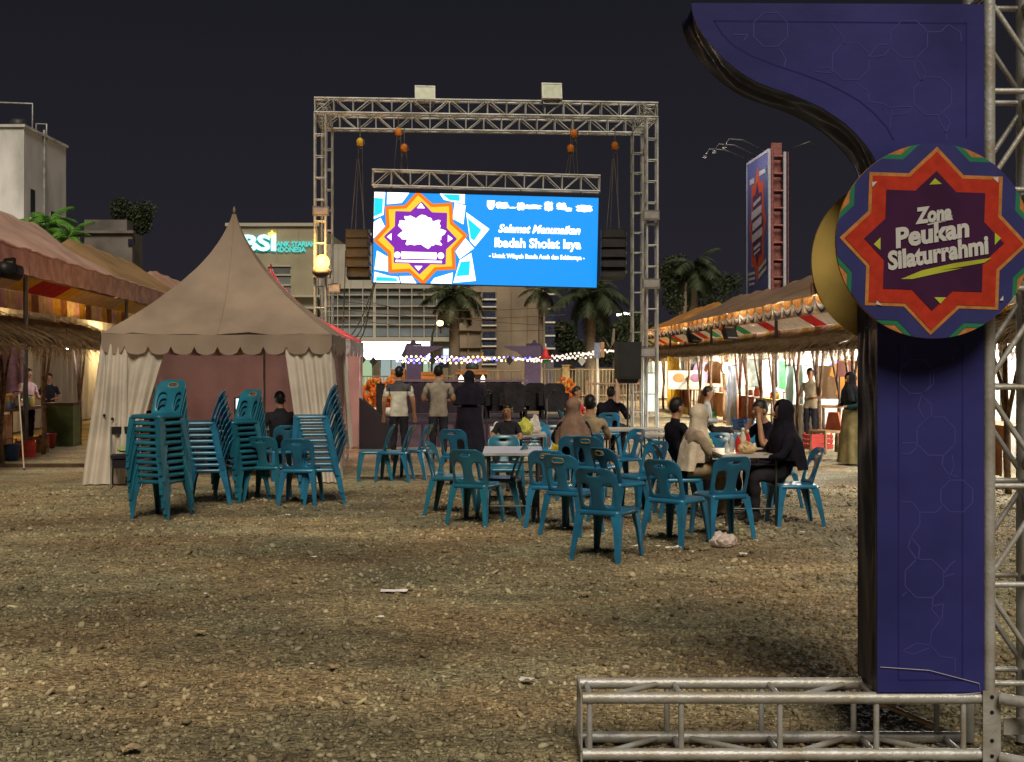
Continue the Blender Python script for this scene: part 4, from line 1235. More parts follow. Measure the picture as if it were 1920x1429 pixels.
    for (y, z) in ((1.0, 9.0), (3.5, 8.3)):
        w = MB().box((.02, y, z), (.03, .5, 1.3)).build('window', mat('slit_dark', (.02, .02, .035), .4), t)
        MB().box((.035, y, z - .68), (.05, .6, .07)).build('sill', WHITE, w)
    rod('drain_pipe', (.07, 2.25, 3), (.07, 2.25, 12.6), .06, ALU_OLD, t)
    rod('drain_pipe', (-1.6, -.07, 3), (-1.6, -.07, 12), .06, WHITE, t)
    rod('drain_pipe', (-1.2, -.07, 3), (-1.2, -.07, 11.6), .05, WHITE, t)
    MB().box((-5, 2.6, 12.36), (10.2, 5.4, .12)).build('parapet', WW, t)
    MB().lathe([(.38, 0), (.40, .06), (.40, .36), (.3, .46), (.1, .5)], (-.7, 1.2, 12.42), 16).build('water_tank', mat('tank_black', (.035, .035, .04), .5), t, True)
    MB().tube([(.0 - 1.5, .6, 12.4), (-1.5, .6, 13.55), (.05, .9, 13.55), (.05, .9, 12.4)], .04, 6).build('roof_pipe', ALU_OLD, t, True)
    MB().tube([(-.4, 2.5, 12.4), (-.4, 2.5, 12.95), (.05, 2.6, 12.95), (.05, 2.6, 12.2)], .04, 6).build('roof_pipe', ALU_OLD, t, True)
    # old grey building
    o = at(205, 0, 72); o.z = 0
    GR = mat('mouldy_grey', (0.20, 0.185, 0.18), .9, scale=.6, c2=(0.10, 0.09, 0.085))
    t = thing('grey_building', 'old dark grey flat roofed building behind the left tents', 'building', o)
    slab('wall', 120, 436, 248, 900, 72, 2.0, GR, t, o)
    slab('upper_wall', 158, 412, 238, 436, 73.0, 1.2, GR, t, o)
    slab('ledge', 118, 432, 250, 437, 71.8, .4, GR, t, o)
    for (a, c_, b_, e) in ((150, 440, 157, 452), (240, 448, 251, 460), (162, 437, 171, 441)):
        slab('window', a, c_, b_, e, 71.9, .15, mat('slit_dark', (.02, .02, .035), .4), t, o)
bank_building()

# ------------------------------------------------------------------ vegetation
FRONDS = {}
def frond_mesh(key, L, droop, m, width=.34, seed=0):
    if key in FRONDS: return FRONDS[key]
    rr = random.Random(seed)
    mb = MB()
    pts = []
    for k in range(13):
        s = k / 12
        pts.append(Vector((L * (s - .18 * droop * s * s), 0, L * (.42 * s - (.32 + .5 * droop) * s * s))))
    mb.tube(pts, [.03 * (1 - .85 * k / 12) * L / 2 for k in range(13)], 4)
    for k in range(34):
        s = .1 + .9 * k / 34
        i = min(int(s * 12), 11); p = pts[i].lerp(pts[i + 1], s * 12 - i)
        t = (pts[i + 1] - pts[i]).normalized()
        ln = width * L * (math.sin(PI * min(1, s * .92 + .06)) ** .6) * rr.uniform(.85, 1.1)
        for sd in (-1, 1):
            tip = p + Vector((t.x * ln * .55, sd * ln * .75, t.z * ln * .4 - ln * rr.uniform(.35, .75)))
            w = .032 * L / 2
            mid = p.lerp(tip, .5) + Vector((0, 0, ln * .10))
            a = Vector((t.x * w, 0, t.z * w))
            mb.add([p - a, p + a, mid + a * .9, mid - a * .9, tip], [(0, 1, 2, 3), (3, 2, 4)])
    FRONDS[key] = mb.mesh('frond', m)
    return FRONDS[key]

def palm(label, base, h, L, n, m, key, r0=.2, lean=(0, 0), group='palms behind the stage', seed=0):
    rr = random.Random(seed)
    t = thing('palm_tree', label, 'palm', base, group=group)
    pts = [(lean[0] * (k / 8) ** 1.5, lean[1] * (k / 8) ** 1.5, h * k / 8) for k in range(9)]
    MB().tube(pts, [r0 * (1.15 - .45 * k / 8) for k in range(9)], 10).build('trunk', TRUNK, t, True)
    top = Vector(pts[-1])
    for k in range(n):
        a = k * 2.399 + rr.uniform(-.2, .2)
        el = R(62) - R(95) * (k / n) + rr.uniform(-.12, .12)
        me = frond_mesh((key, k % 3), L, (.5, .75, 1.0)[k % 3], m, seed=k % 3)
        Mx = Matrix.Translation(top) @ Matrix.Rotation(a, 4, 'Z') @ Matrix.Rotation(-el + .35, 4, 'Y') @ Matrix.Scale(rr.uniform(.85, 1.1), 4)
        inst('frond', me, t, m=Mx)
    return t

def tree(label, base, h, crown, m, n, leaf, seed, group='trees beyond the stalls', tr=.25):
    rr = random.Random(seed)
    t = thing('broadleaf_tree', label, 'tree', base, group=group)
    cx, cz = crown
    mb = MB().tube([(0, 0, 0), (.1, 0, h * .3), (-.05, .1, h * .55), (.05, 0, h * .8)], [tr, tr * .8, tr * .6, tr * .3], 8)
    cl = []
    for k in range(9):
        a = rr.random() * 6.28; q = Vector((cx * .62 * math.cos(a) * rr.uniform(.4, 1), cx * .62 * math.sin(a) * rr.uniform(.4, 1), h - cz + cz * rr.uniform(-.5, .75)))
        cl.append((q, rr.uniform(.28, .5)))
        mb.tube([(0, 0, h * .45), Vector((0, 0, h * .5)).lerp(q, .6), q], [tr * .4, tr * .25, tr * .1], 5)
    mb.build('trunk', TRUNK, t, True)
    lb = MB()
    for k in range(n):
        q, s = rr.choice(cl)
        d = Vector((rr.gauss(0, 1), rr.gauss(0, 1), rr.gauss(0, 1))).normalized() * (rr.random() ** .45)
        p = q + Vector((d.x * cx * s, d.y * cx * s, d.z * cz * s * 1.1))
        nr = Vector((rr.gauss(0, 1), rr.gauss(0, 1), rr.gauss(0, 1))).normalized()
        a = nr.orthogonal().normalized() * leaf * rr.uniform(.6, 1.3); b = nr.cross(a.normalized()) * leaf * .5
        lb.add([p - a, p + b, p + a, p - b], [(0, 1, 2, 3)])
    tag(lb.build('crown', m, t), kind='stuff')
    return t

def gp(px, d): 
    p = at(px, 0, d); p.z = 0; return p
palm('bright green palm in front of the white tower block', gp(86, 45), 6.75, 1.5, 16, LEAFB, 'left', .18, group='palms on the left', seed=2)
palm('low bright green palm right of the white tower block', gp(128, 44), 6.2, 1.1, 12, LEAFB, 'left2', .15, group='palms on the left', seed=5)
palm('palm showing two bright leaves left of the beige tent peak', gp(392, 48), 5.0, 1.2, 9, LEAFB, 'left3', .12, group='palms on the left', seed=9)
palm('palm with thick trunk just below the star on the screen', gp(852, 62), 5.15, 2.0, 18, LEAF, 'mid', .30, group='palms behind the stage', seed=3)
palm('slim palm at the right corner of the beige building', gp(1014, 66), 5.6, 1.5, 12, LEAF, 'mid2', .16, group='palms behind the stage', seed=4)
palm('palm with pale trunk below the right speaker array', gp(1108, 60), 5.1, 2.3, 20, LEAFD, 'mid3', .30, group='palms behind the stage', seed=6)
palm('dark palm rising behind the right stall tents', gp(1302, 66), 6.9, 2.0, 20, LEAFD, 'right', .22, group='palms behind the stage', seed=8)
tree('dark round tree above the old grey building', gp(240, 80), 12.6, (1.9, 1.5), LEAFD, 4200, .10, 3)
tree('dark leafy tree behind the far right stalls', gp(1285, 78), 8.6, (2.3, 2.2), LEAFD, 5000, .11, 4)
tree('dark leafy tree left of the tall billboard', gp(1340, 82), 7.6, (2.0, 2.0), LEAFD, 4000, .11, 5)
tree('low dark tree behind the pale palm trunk', gp(1070, 84), 4.6, (2.2, 1.6), LEAFD, 4000, .12, 6)
tree('low dark tree behind the loudspeaker', gp(1150, 86), 5.2, (2.8, 2.0), LEAFD, 5000, .12, 7)
tree('wide dark tree left of the far right stalls', gp(1205, 90), 5.6, (2.6, 2.2), LEAFD, 5000, .12, 8)

# ------------------------------------------------------------------ tall billboard
def billboard():
    d = 69.6
    c = Vector((13.92, 69.65, 0))
    rz = math.atan2(-.998, .055)
    b = thing('billboard', 'tall narrow billboard with orange star above the right stall tents', 'billboard', c, rz)
    BL = mat('billboard_blue', (0.12, 0.14, 0.40), .6, var=.1)
    OR = mat('billboard_orange', (0.7, 0.11, 0.04), .6, var=.1)
    PU = mat('billboard_purple', (0.12, 0.04, 0.16), .6)
    PL = mat('pale_print', (0.6, 0.6, 0.66), .6)
    FRM = mat('pale_frame', (0.50, 0.52, 0.66), .5, var=.1)
    z0, z1 = 5.2, 13.35
    hw = 2.35
    MB().box((0, .05, (z0 + z1) / 2), (2 * hw, .06, z1 - z0)).build('panel', BL, b)
    MB().box((0, .05, z1 + .06), (2 * hw + .2, .12, .16)).box((-hw - .06, .05, (z0 + z1) / 2), (.14, .12, z1 - z0 - .01)).box((hw + .06, .05, (z0 + z1) / 2), (.14, .12, z1 - z0 - .01)).build('frame', FRM, b)
    zc = 9.6
    st = lambda T: [(p[0] * .84, p[1] * 1.5 + zc) for p in star_pts(T)]
    sheet('orange_star', st(2.2), .01, OR, b, .01)
    sheet('purple_star', st(1.62), -.005, PU, b, .01)
    for (x, z, w, h, k) in ((0, 10.9, 1.6, .22, .1), (-.1, 10.3, 2.2, .45, .1), (0, 9.65, 2.0, .45, .12), (.05, 9.0, 2.2, .45, .12), (0, 8.35, 1.5, .2, .1), (0, 8.05, 1.3, .14, .1), (-1.1, 12.2, 1.0, .3, 0), (1.2, 12.4, 1.3, .25, 0), (-1.2, 6.9, 1.4, .15, 0), (-1.2, 6.6, 1.4, .15, 0), (-1.2, 6.3, 1.1, .15, 0), (1.2, 7.2, 1.6, .22, .2), (1.2, 6.8, 1.6, .22, .2)):
        sheet('print_bar', [(x - w / 2, z - h / 2 - k), (x + w / 2, z - h / 2 + k), (x + w / 2, z + h / 2 + k), (x - w / 2, z + h / 2 - k)], -.02, PL, b, .01)
    # steel frame seen at the near end
    RU = mat('rusty_steel', (0.30, 0.12, 0.12), .6, .3, var=.3)
    for y in (.25, .95):
        for x in (hw - .1, -hw + .1):
            rod('post', (x, y, 0), (x, y, z1), .10, FRM if y > .5 else RU, b)
    MB().box((0, 1.12, (z0 + z1) / 2), (2 * hw, .05, z1 - z0)).build('rear_panel', RU, b)
    for k in range(9):
        z = z0 + .3 + k * .95
        rod('cross_bar', (hw - .1, .25, z), (hw - .1, .95, z), .06, RU, b)
        MB().box((hw - .5, .6, z + .45), (.03, .6, .72)).build('gusset', RU, b)
    for (x, e) in ((-1.6, -2.4), (0, -2.2), (1.6, -2.0)):
        MB().tube([(x, .1, z1 + .1), (x, e * .6, z1 + .75), (x, e, z1 + .8), (x, e - .25, z1 + .45)], .035, 6).build('lamp_arm', STEEL, b, True)
        MB().box((x, e - .28, z1 + .35), (.25, .2, .12)).build('lamp_head', STEEL, b)
        if x:
            ld = bpy.data.lights.new('billboard_light', 'POINT'); ld.energy = 110; ld.color = (1, .9, .8); ld.shadow_soft_size = .1
            lo = bpy.data.objects.new('billboard_light', ld); col.objects.link(lo); lo.parent = b; lo.location = (x, e - .1, z1 - .1)
    MB().tube([(hw - .2, 1.1, z1 + .1), (hw - .2, 2.4, z1 + .6), (hw - .2, 2.75, z1 + .25)], .035, 6).build('lamp_arm', STEEL, b, True)
billboard()

# ------------------------------------------------------------------ stage, far gate, fence, string lights
def stage_area():
    d = 25.0
    o = gp(870, d + 1.8)
    SK = mat('stage_skirt', (0.032, 0.024, 0.042), .85, var=.2)
    SKL = mat('stage_riser', (0.095, 0.066, 0.10), .8, var=.2)
    t = thing('stage', 'low dark stage with purple riser beneath the video screen', 'stage', o)
    x0, x1 = gx(686, d) - o.x, gx(1110, d) - o.x
    MB().box(((x0 + x1) / 2, 0, .50), (x1 - x0, 3.6, .06)).build('deck', SK, t)
    MB().box(((x0 + x1) / 2, -1.77, .235), (x1 - x0 - .02, .04, .47)).build('riser', SKL, t)
    for k in range(14):
        x = x0 + (x1 - x0) * (k + .5) / 14
        MB().box((x, -1.80, .235), (.05, .02, .46)).build('riser_batten', SK, t)
    drape(MB(), (x0, 1.7, 1.28), (x0 + 3.2, 1.7, 1.28), (x0, 1.7, .54), (x0 + 3.2, 1.7, .54), 14, .03, (0, 1, 0), 80, 4).build('backdrop_cloth', SK, t, True)
    MB().box((x0 + 1.7, 1.72, 1.31), (3.3, .08, .05)).build('backdrop_rail', mat('mauve_rail', (.20, .14, .20), .7), t)
    # black padded armchairs, backs to the viewer
    CUSH = mat('black_cushion', (0.012, .011, .016), .6, var=.5, scale=6, bump=.4, bscale=14)
    sp = ((893, 'leftmost'), (929, 'second from left'), (965, 'third from left'), (1000, 'second from right'), (1036, 'rightmost'))
    for k, (px, w) in enumerate(sp):
        dd = 26.0 + .55 * (k % 2)
        a = thing('black_armchair', w + ' of the black padded armchairs standing on the stage', 'armchair', gp(px, dd) + Vector((0, 0, .53)), PI + R(random.uniform(-12, 12)), group='black armchairs on the stage')
        w2 = .215
        MB().prism([(-w2 * .92, 0), (w2 * .92, 0), (w2 * 1.08, .46), (w2 * .95, .56), (w2 * .6, .60), (-w2 * .6, .60), (-w2 * .95, .56), (-w2 * 1.08, .46)], .20, .32).build('backrest', CUSH, a, fix=True).location = (0, 0, .16)
        MB().box((0, -.02, .33), (.46, .46, .16)).build('seat', CUSH, a)
        for sx in (-1, 1):
            MB().box((sx * .27, 0, .42), (.10, .52, .26)).build('armrest', CUSH, a)
            for sy in (-1, 1): MB().box((sx * .24, sy * .2, .10), (.05, .05, .20)).build('leg', BLACK, a)
    # dark covered boxes at the left end of the stage
    b = thing('covered_speaker', 'slanted black covered wedge speaker at the left end of the stage', 'speaker', gp(702, 24.6), 0)
    MB().prism([(-.28, 0), (.34, 0), (.34, .45), (-.28, 1.02)], -.2, .3).build('cover', BLACKF, b, fix=True)
    MB().box((0, -.21, .05), (.4, .02, .1)).build('foot', BLACK, b)
    b = thing('black_speaker_column', 'narrow upright black speaker beside the flowers left of the stage', 'speaker', gp(714, 25.4) + Vector((0, 0, .53)), 0)
    MB().box((0, 0, .38), (.17, .2, .76)).build('cabinet', BLACK, b); MB().box((0, -.104, .4), (.13, .006, .64)).build('grille', GRILLE, b)
    rod('pole', (0, 0, .76), (0, 0, .80), .02, BLACK, b)
    # microphone stands
    for px, lb in ((1025, 'thin microphone stand in front of the rightmost armchair'), (905, 'thin microphone stand near the woman in black')):
        m = thing('microphone_stand', lb, 'stand', gp(px, 24.6), 0, group='microphone stands')
        rod('pole', (0, 0, 0), (0, 0, 1.02), .012, STEEL, m); rod('boom', (0, 0, 1.0), (.12, -.2, 1.14), .01, STEEL, m)
        MB().ball((.13, -.22, 1.16), .035, 8, 6).build('microphone', BLACK, m, True)
        for k in range(3): rod('leg', (0, 0, .12), (.25 * math.cos(k * 2.1), .25 * math.sin(k * 2.1), 0.01), .01, STEEL, m)
    # flower arrangements
    OL = mat('orange_flower', (0.75, 0.16, 0.02), .6, var=.4, scale=15); OY = mat('yellow_orange_flower', (0.65, 0.28, 0.05), .6, var=.4, scale=15)
    for px, dd, r_, lb in ((1059, 26.3, .26, 'fan of orange flowers in a white pot at the right end of the stage'), (703, 26.6, .30, 'orange flower arrangement at the left end of the stage'), (731, 26.6, .16, 'small orange flower bunch behind the man in white')):
        f_ = thing('flower_arrangement', lb, 'flowers', gp(px, dd) + Vector((0, 0, .53)), 0, group='orange flowers on the stage')
        MB().lathe([(.10, 0), (.15, .12), (.16, .20), (.13, .22)], n=12).build('pot', WHITE, f_, True)
        rr = random.Random(px)
        mb = MB()
        for k in range(120):
            a = rr.uniform(-1.35, 1.35); q = rr.uniform(.3, 1)
            e = Vector((math.sin(a) * r_ * 1.15 * q, rr.gauss(0, .07), .24 + math.cos(a) * .62 * q))
            mb.tube([(0, 0, .18), e], .003, 3, mi=0)
            w = rr.uniform(.025, .05)
            mb.ball(e, (w, w * .6, w * 1.4), 6, 4, mi=rr.choice((0, 0, 1)))
        mb.build('flowers', [OL, OY], f_)
    # far purple gate : two pillars facing each other
    P1 = mat('far_purple', (0.115, 0.085, 0.17), .6, var=.1); P2 = mat('far_purple_dark', (0.06, .045, .10), .6)
    for px, s, lb in ((777, 1, 'far purple gate pillar with its wing pointing right'), (999, -1, 'far purple gate pillar with its wing pointing left')):
        dd = 55.0
        k = dd / F
        g = thing('gate_pillar', lb, 'gate', gp(px, dd), 0, group='far gate pillars')
        hp = .36
        pt = [(-hp, 0), (hp, 0), (hp, 1.75), (hp + .12, 2.02), (hp + .35, 2.22), (hp + .9, 2.42), (hp + .92, 2.50), (.2, 2.50), (-hp, 2.52)]
        MB().prism([(s * p[0], p[1]) for p in pt], 0, .5).build('board', P1, g, fix=True)
        pt = [(-hp - .25, 2.05), (-hp - .002, 1.9), (-hp - .002, 2.53), (-hp - .05, 2.53), (-hp - .1, 2.35)]
        MB().prism([(s * p[0], p[1]) for p in pt], .02, .48).build('rear_wing', P2, g, fix=True)
        MB().prism([(s * p[0], p[1]) for p in ((-.38, 2.525), (.30, 2.505), (.30, 2.60), (.05, 2.62), (-.02, 2.76), (-.12, 2.76), (-.2, 2.62), (-.38, 2.60))], .05, .45).build('crown', P2, g, fix=True)
        MB().box((s * -hp - s * .012, .25, .95), (.02, .48, 1.9)).build('side_panel', mat('pale_side', (.5, .45, .42), .6), g)
    # little lit pavilion
    g = thing('lit_pavilion', 'small pavilion with glowing white arched windows behind the stage', 'pavilion', gp(885, 54), 0)
    kk = 54 / F
    OW = mat('orange_wood', (0.42, 0.17, 0.05), .6, var=.2)
    MB().box((0, .3, .5), (1.35, .6, 1.0)).build('base', DKWOOD, g)
    MB().box((0, .3, 1.28), (1.45, .6, .10)).box((0, .3, 1.42), (1.3, .55, .06)).build('cornice', OW, g)
    MB().box((0, .45, 1.12), (1.3, .25, .3)).build('wall', DKWOOD, g)
    AW = glow('arch_light', (1, .92, .72), 3.2)
    for k, (x, w, zb_) in enumerate(((-.48, .24, .72), (-.0, .24, .72), (.48, .20, .45))):
        pts = [(x - w / 2, zb_), (x + w / 2, zb_), (x + w / 2, 1.02), (x + w * .3, 1.13), (x, 1.22), (x - w * .3, 1.13), (x - w / 2, 1.02)]
        MB().prism(pts, -.03, .02).build('lit_arch', AW, g, fix=True)
    MB().lathe([(.28, 0), (.30, .12), (.22, .30), (.05, .42), (.02, .55)], (0, .3, 1.46), 12).build('dome', mat('teal_dome', (.04, .06, .06), .5), g, True)
    MB().prism([(-.75, 1.75), (.35, 2.05), (.45, 2.2), (.5, 2.2), (.48, 1.98), (.7, 1.9), (.7, 1.8)], .2, .35).build('gold_ornament', mat('ornament_gold', (.42, .22, .04), .5), g, fix=True)
    # orange kiosks
    for px, w, h, lb in ((810, .95, 1.35, 'orange wooden kiosk cabinet beside the palm trunk'), (746, .62, 1.45, 'orange wooden cabinet left of the far purple pillar')):
        g = thing('kiosk_cabinet', lb, 'cabinet', gp(px, 53), 0, group='orange cabinets')
        MB().box((0, .3, h / 2), (w, .6, h)).build('body', mat('kiosk_orange', (0.55, 0.20, 0.045), .6, var=.25, scale=2), g)
        for k in range(5): MB().box((0, -.01, h * (.35 + .14 * k)), (w * .94, .03, .06)).build('shelf_slat', OW, g)
    # railings
    IR = mat('tan_railing', (0.36, 0.27, 0.17), .6, var=.2); IR2 = mat('brown_railing', (0.24, 0.15, 0.10), .6, var=.25)
    for (a, b, dd, zt, m, step, lb, nm) in ((1016, 1206, 58, 1.42, IR, .155, 'long tan railing behind the right end of the stage', 0), (886, 980, 58, 1.36, IR, .155, 'short tan railing between the pavilion and the far gate', 0), (676, 850, 58, 1.1, IR, .155, 'tan railing in front of the lit bank doors', 0), (1100, 1215, 40, 1.05, IR2, .13, 'brown barrier railing behind the loudspeaker', 0)):
        xa, xb = gx(a, dd), gx(b, dd)
        f_ = thing('railing', lb, 'railing', (xa, dd, 0), 0, group='railings')
        L = xb - xa
        rod('rail', (0, 0, zt), (L, 0, zt), .03, m, f_); rod('rail', (0, 0, .2), (L, 0, .2), .03, m, f_)
        n = int(L / step)
        for k in range(n + 1): rod('bar', (k * L / n, 0, .0), (k * L / n, 0, zt), .018, m, f_, 6)
        for x in (0, L * .5, L): MB().box((x, 0, zt / 2 + .05), (.10, .10, zt + .1)).build('post', m, f_)
    p = tag(MB().box((0, 0, .8), (.34, .3, 1.6)).box((0, 0, 1.62), (.40, .36, .06)).build('brick_pier', mat('tan_pier', (.45, .32, .15), .8, var=.2)), 'tan pier standing in the long railing right of the far gate', 'pier'); p.location = gp(1061, 57.8)
    # string lights
    BC = [glow('bulb_white', (1, .95, .85), 4), glow('bulb_blue', (.15, .12, 1), 4), glow('bulb_yellow', (1, .85, .25), 4), glow('bulb_violet', (.6, .3, 1), 4), glow('bulb_pale', (1, .80, .65), 1.6)]
    ball = [MB().ball((0, 0, 0), .048, 6, 5).mesh('bulb', m) for m in BC]
    for (a, b, n, lo, pale, lb) in (((738, 668), (996, 671), 58, .06, 0, 'upper colourful lit string light between the far gate pillars'), ((742, 676), (900, 676), 30, .04, 0, 'lower colourful lit string light at the left far pillar'),
                                   ((992, 672), (1152, 655), 42, .05, 1, 'pale pink string light rising to the right from the far gate'), ((994, 676), (1120, 664), 26, .05, 1, 'lower pale string light right of the far gate')):
        dd = 50
        p0, p1 = at(*a, dd), at(*b, dd)
        s = thing('string_light', lb, 'string light', p0, group='string lights')
        w = p1 - p0
        rod('wire', (0, 0, .05), w + Vector((0, 0, .05)), .006, BLACK, s, 5)
        for k in range(n):
            q = w * ((k + .5) / n) + Vector((0, 0, -lo * abs(math.sin(k * 1.7)) - .02 + .05 * math.sin(k * 2.9)))
            if pale:
                o_ = inst('bulb', ball[4], s, q)
            else:
                o_ = inst('bulb', ball[(0, 1, 2, 0, 3, 2, 1)[k % 7]], s, q)
    DI = mat('ornament_dark', (.03, .03, .03), .6); DL = mat('ornament_pale', (.5, .52, .5), .6)
    for px, py, m, lb in ((679, 674, DI, 'dark diamond ornament hanging left of the lit doors'), (700, 678, DI, 'dark square ornament hanging before the lit doors'), (811, 676, DI, 'dark diamond ornament hanging beside the left far pillar'), (955, 676, DI, 'dark diamond ornament hanging beside the right far pillar'), (1091, 677, DL, 'pale diamond ornament hanging on the right string light')):
        s = .16
        o_ = MB().prism([(-s, 0), (0, -s * 1.25), (s, 0), (0, s * 1.25)], -.04, .04).tube([(0, 0, s * 1.25), (0, 0, s * 1.25 + .12)], .008, 4).build('hanging_ornament', m, fix=True)
        o_.location = at(px, py, 49.8); tag(o_, lb, 'ornament', 'ornaments on the string lights')
    # red lantern and sign post
    g = thing('red_lantern', 'red and white lantern hanging at the right far gate pillar', 'lantern', at(1023, 670, 49.5), 0)
    MB().lathe([(.05, .36), (.09, .28), (.12, .1), (.26, -.05), (.2, -.08)], n=10).build('shade', mat('lantern_red', (.6, .03, .03), .5), g, True)
    MB().lathe([(.12, -.09), (.15, -.2), (.1, -.25)], n=10).build('bowl', mat('lantern_green', (.05, .3, .1), .5), g, True)
    MB().lathe([(.03, .40), (.035, .5), (.01, .56)], n=8).build('cap', WHITE, g, True)
    g = thing('sign_post', 'blue sign on a white post left of the loudspeaker', 'sign', gp(1120, 50), 0)
    zz = CAMH - (657 - HOR) * 50 / F
    rod('post', (0, 0, 0), (0, 0, zz), .055, WHITE, g)
    MB().box((0, -.03, zz), (.26, .05, .62)).build('plate', mat('sign_blue', (.22, .27, .42), .5, var=.2), g); MB().box((.21, -.02, zz + .03), (.14, .05, .62)).build('side_plate', mat('sign_orange', (.5, .27, .12), .5), g)
    # street lamps
    g = thing('street_lamp', 'orange glowing street lamp before the bank building', 'street lamp', gp(822, 60), 0)
    zz = CAMH - (606 - HOR) * 60 / F
    MB().tube([(-.35, 0, 0), (-.3, 0, zz - .6), (-.15, 0, zz - .1), (0, 0, zz - .02)], [.06, .05, .04, .03], 8).build('post', STEEL, g, True)
    MB().ball((.08, 0, zz), (.17, .15, .14), 10, 8).build('lamp_globe', glow('street_orange', (1, .5, .15), 9), g, True)
    g = thing('floodlight_mast', 'bright white floodlights on a far mast left of the right tower', 'floodlight', gp(1170, 120), 0)
    zz = CAMH - (588 - HOR) * 120 / F
    rod('mast', (0, 0, 0), (0, 0, zz), .1, STEEL, g)
    for k in range(5): MB().box((-.6 + k * .35, -.1, zz - .06 * abs(k - 2)), (.24, .12, .2)).build('lamp', glow('flood_white', (1, .97, .9), 9), g)
    # overhead wires, orange light from below painted into their colour
    WR = mat('overhead_wire_orange_lit', (0.10, .06, .04), .5)
    for k, (a, b, dd) in enumerate((((600, 545), (1060, 612), 57), ((600, 575), (1060, 590), 57.5), ((600, 590), (1060, 618), 57.2), ((600, 560), (1060, 575), 58))):
        p0, p1 = at(*a, dd), at(*b, dd)
        pts = [p0.lerp(p1, s / 14) - p0 - Vector((0, 0, .35 * math.sin(PI * s / 14))) for s in range(15)]
        o_ = MB().tube(pts, .02, 4).build('overhead_wire', WR); o_.location = p0
        tag(o_, ('steepest', 'second', 'lowest', 'topmost right')[k] + ' overhead wire crossing in front of the bank building', 'wire', 'overhead wires')
stage_area()
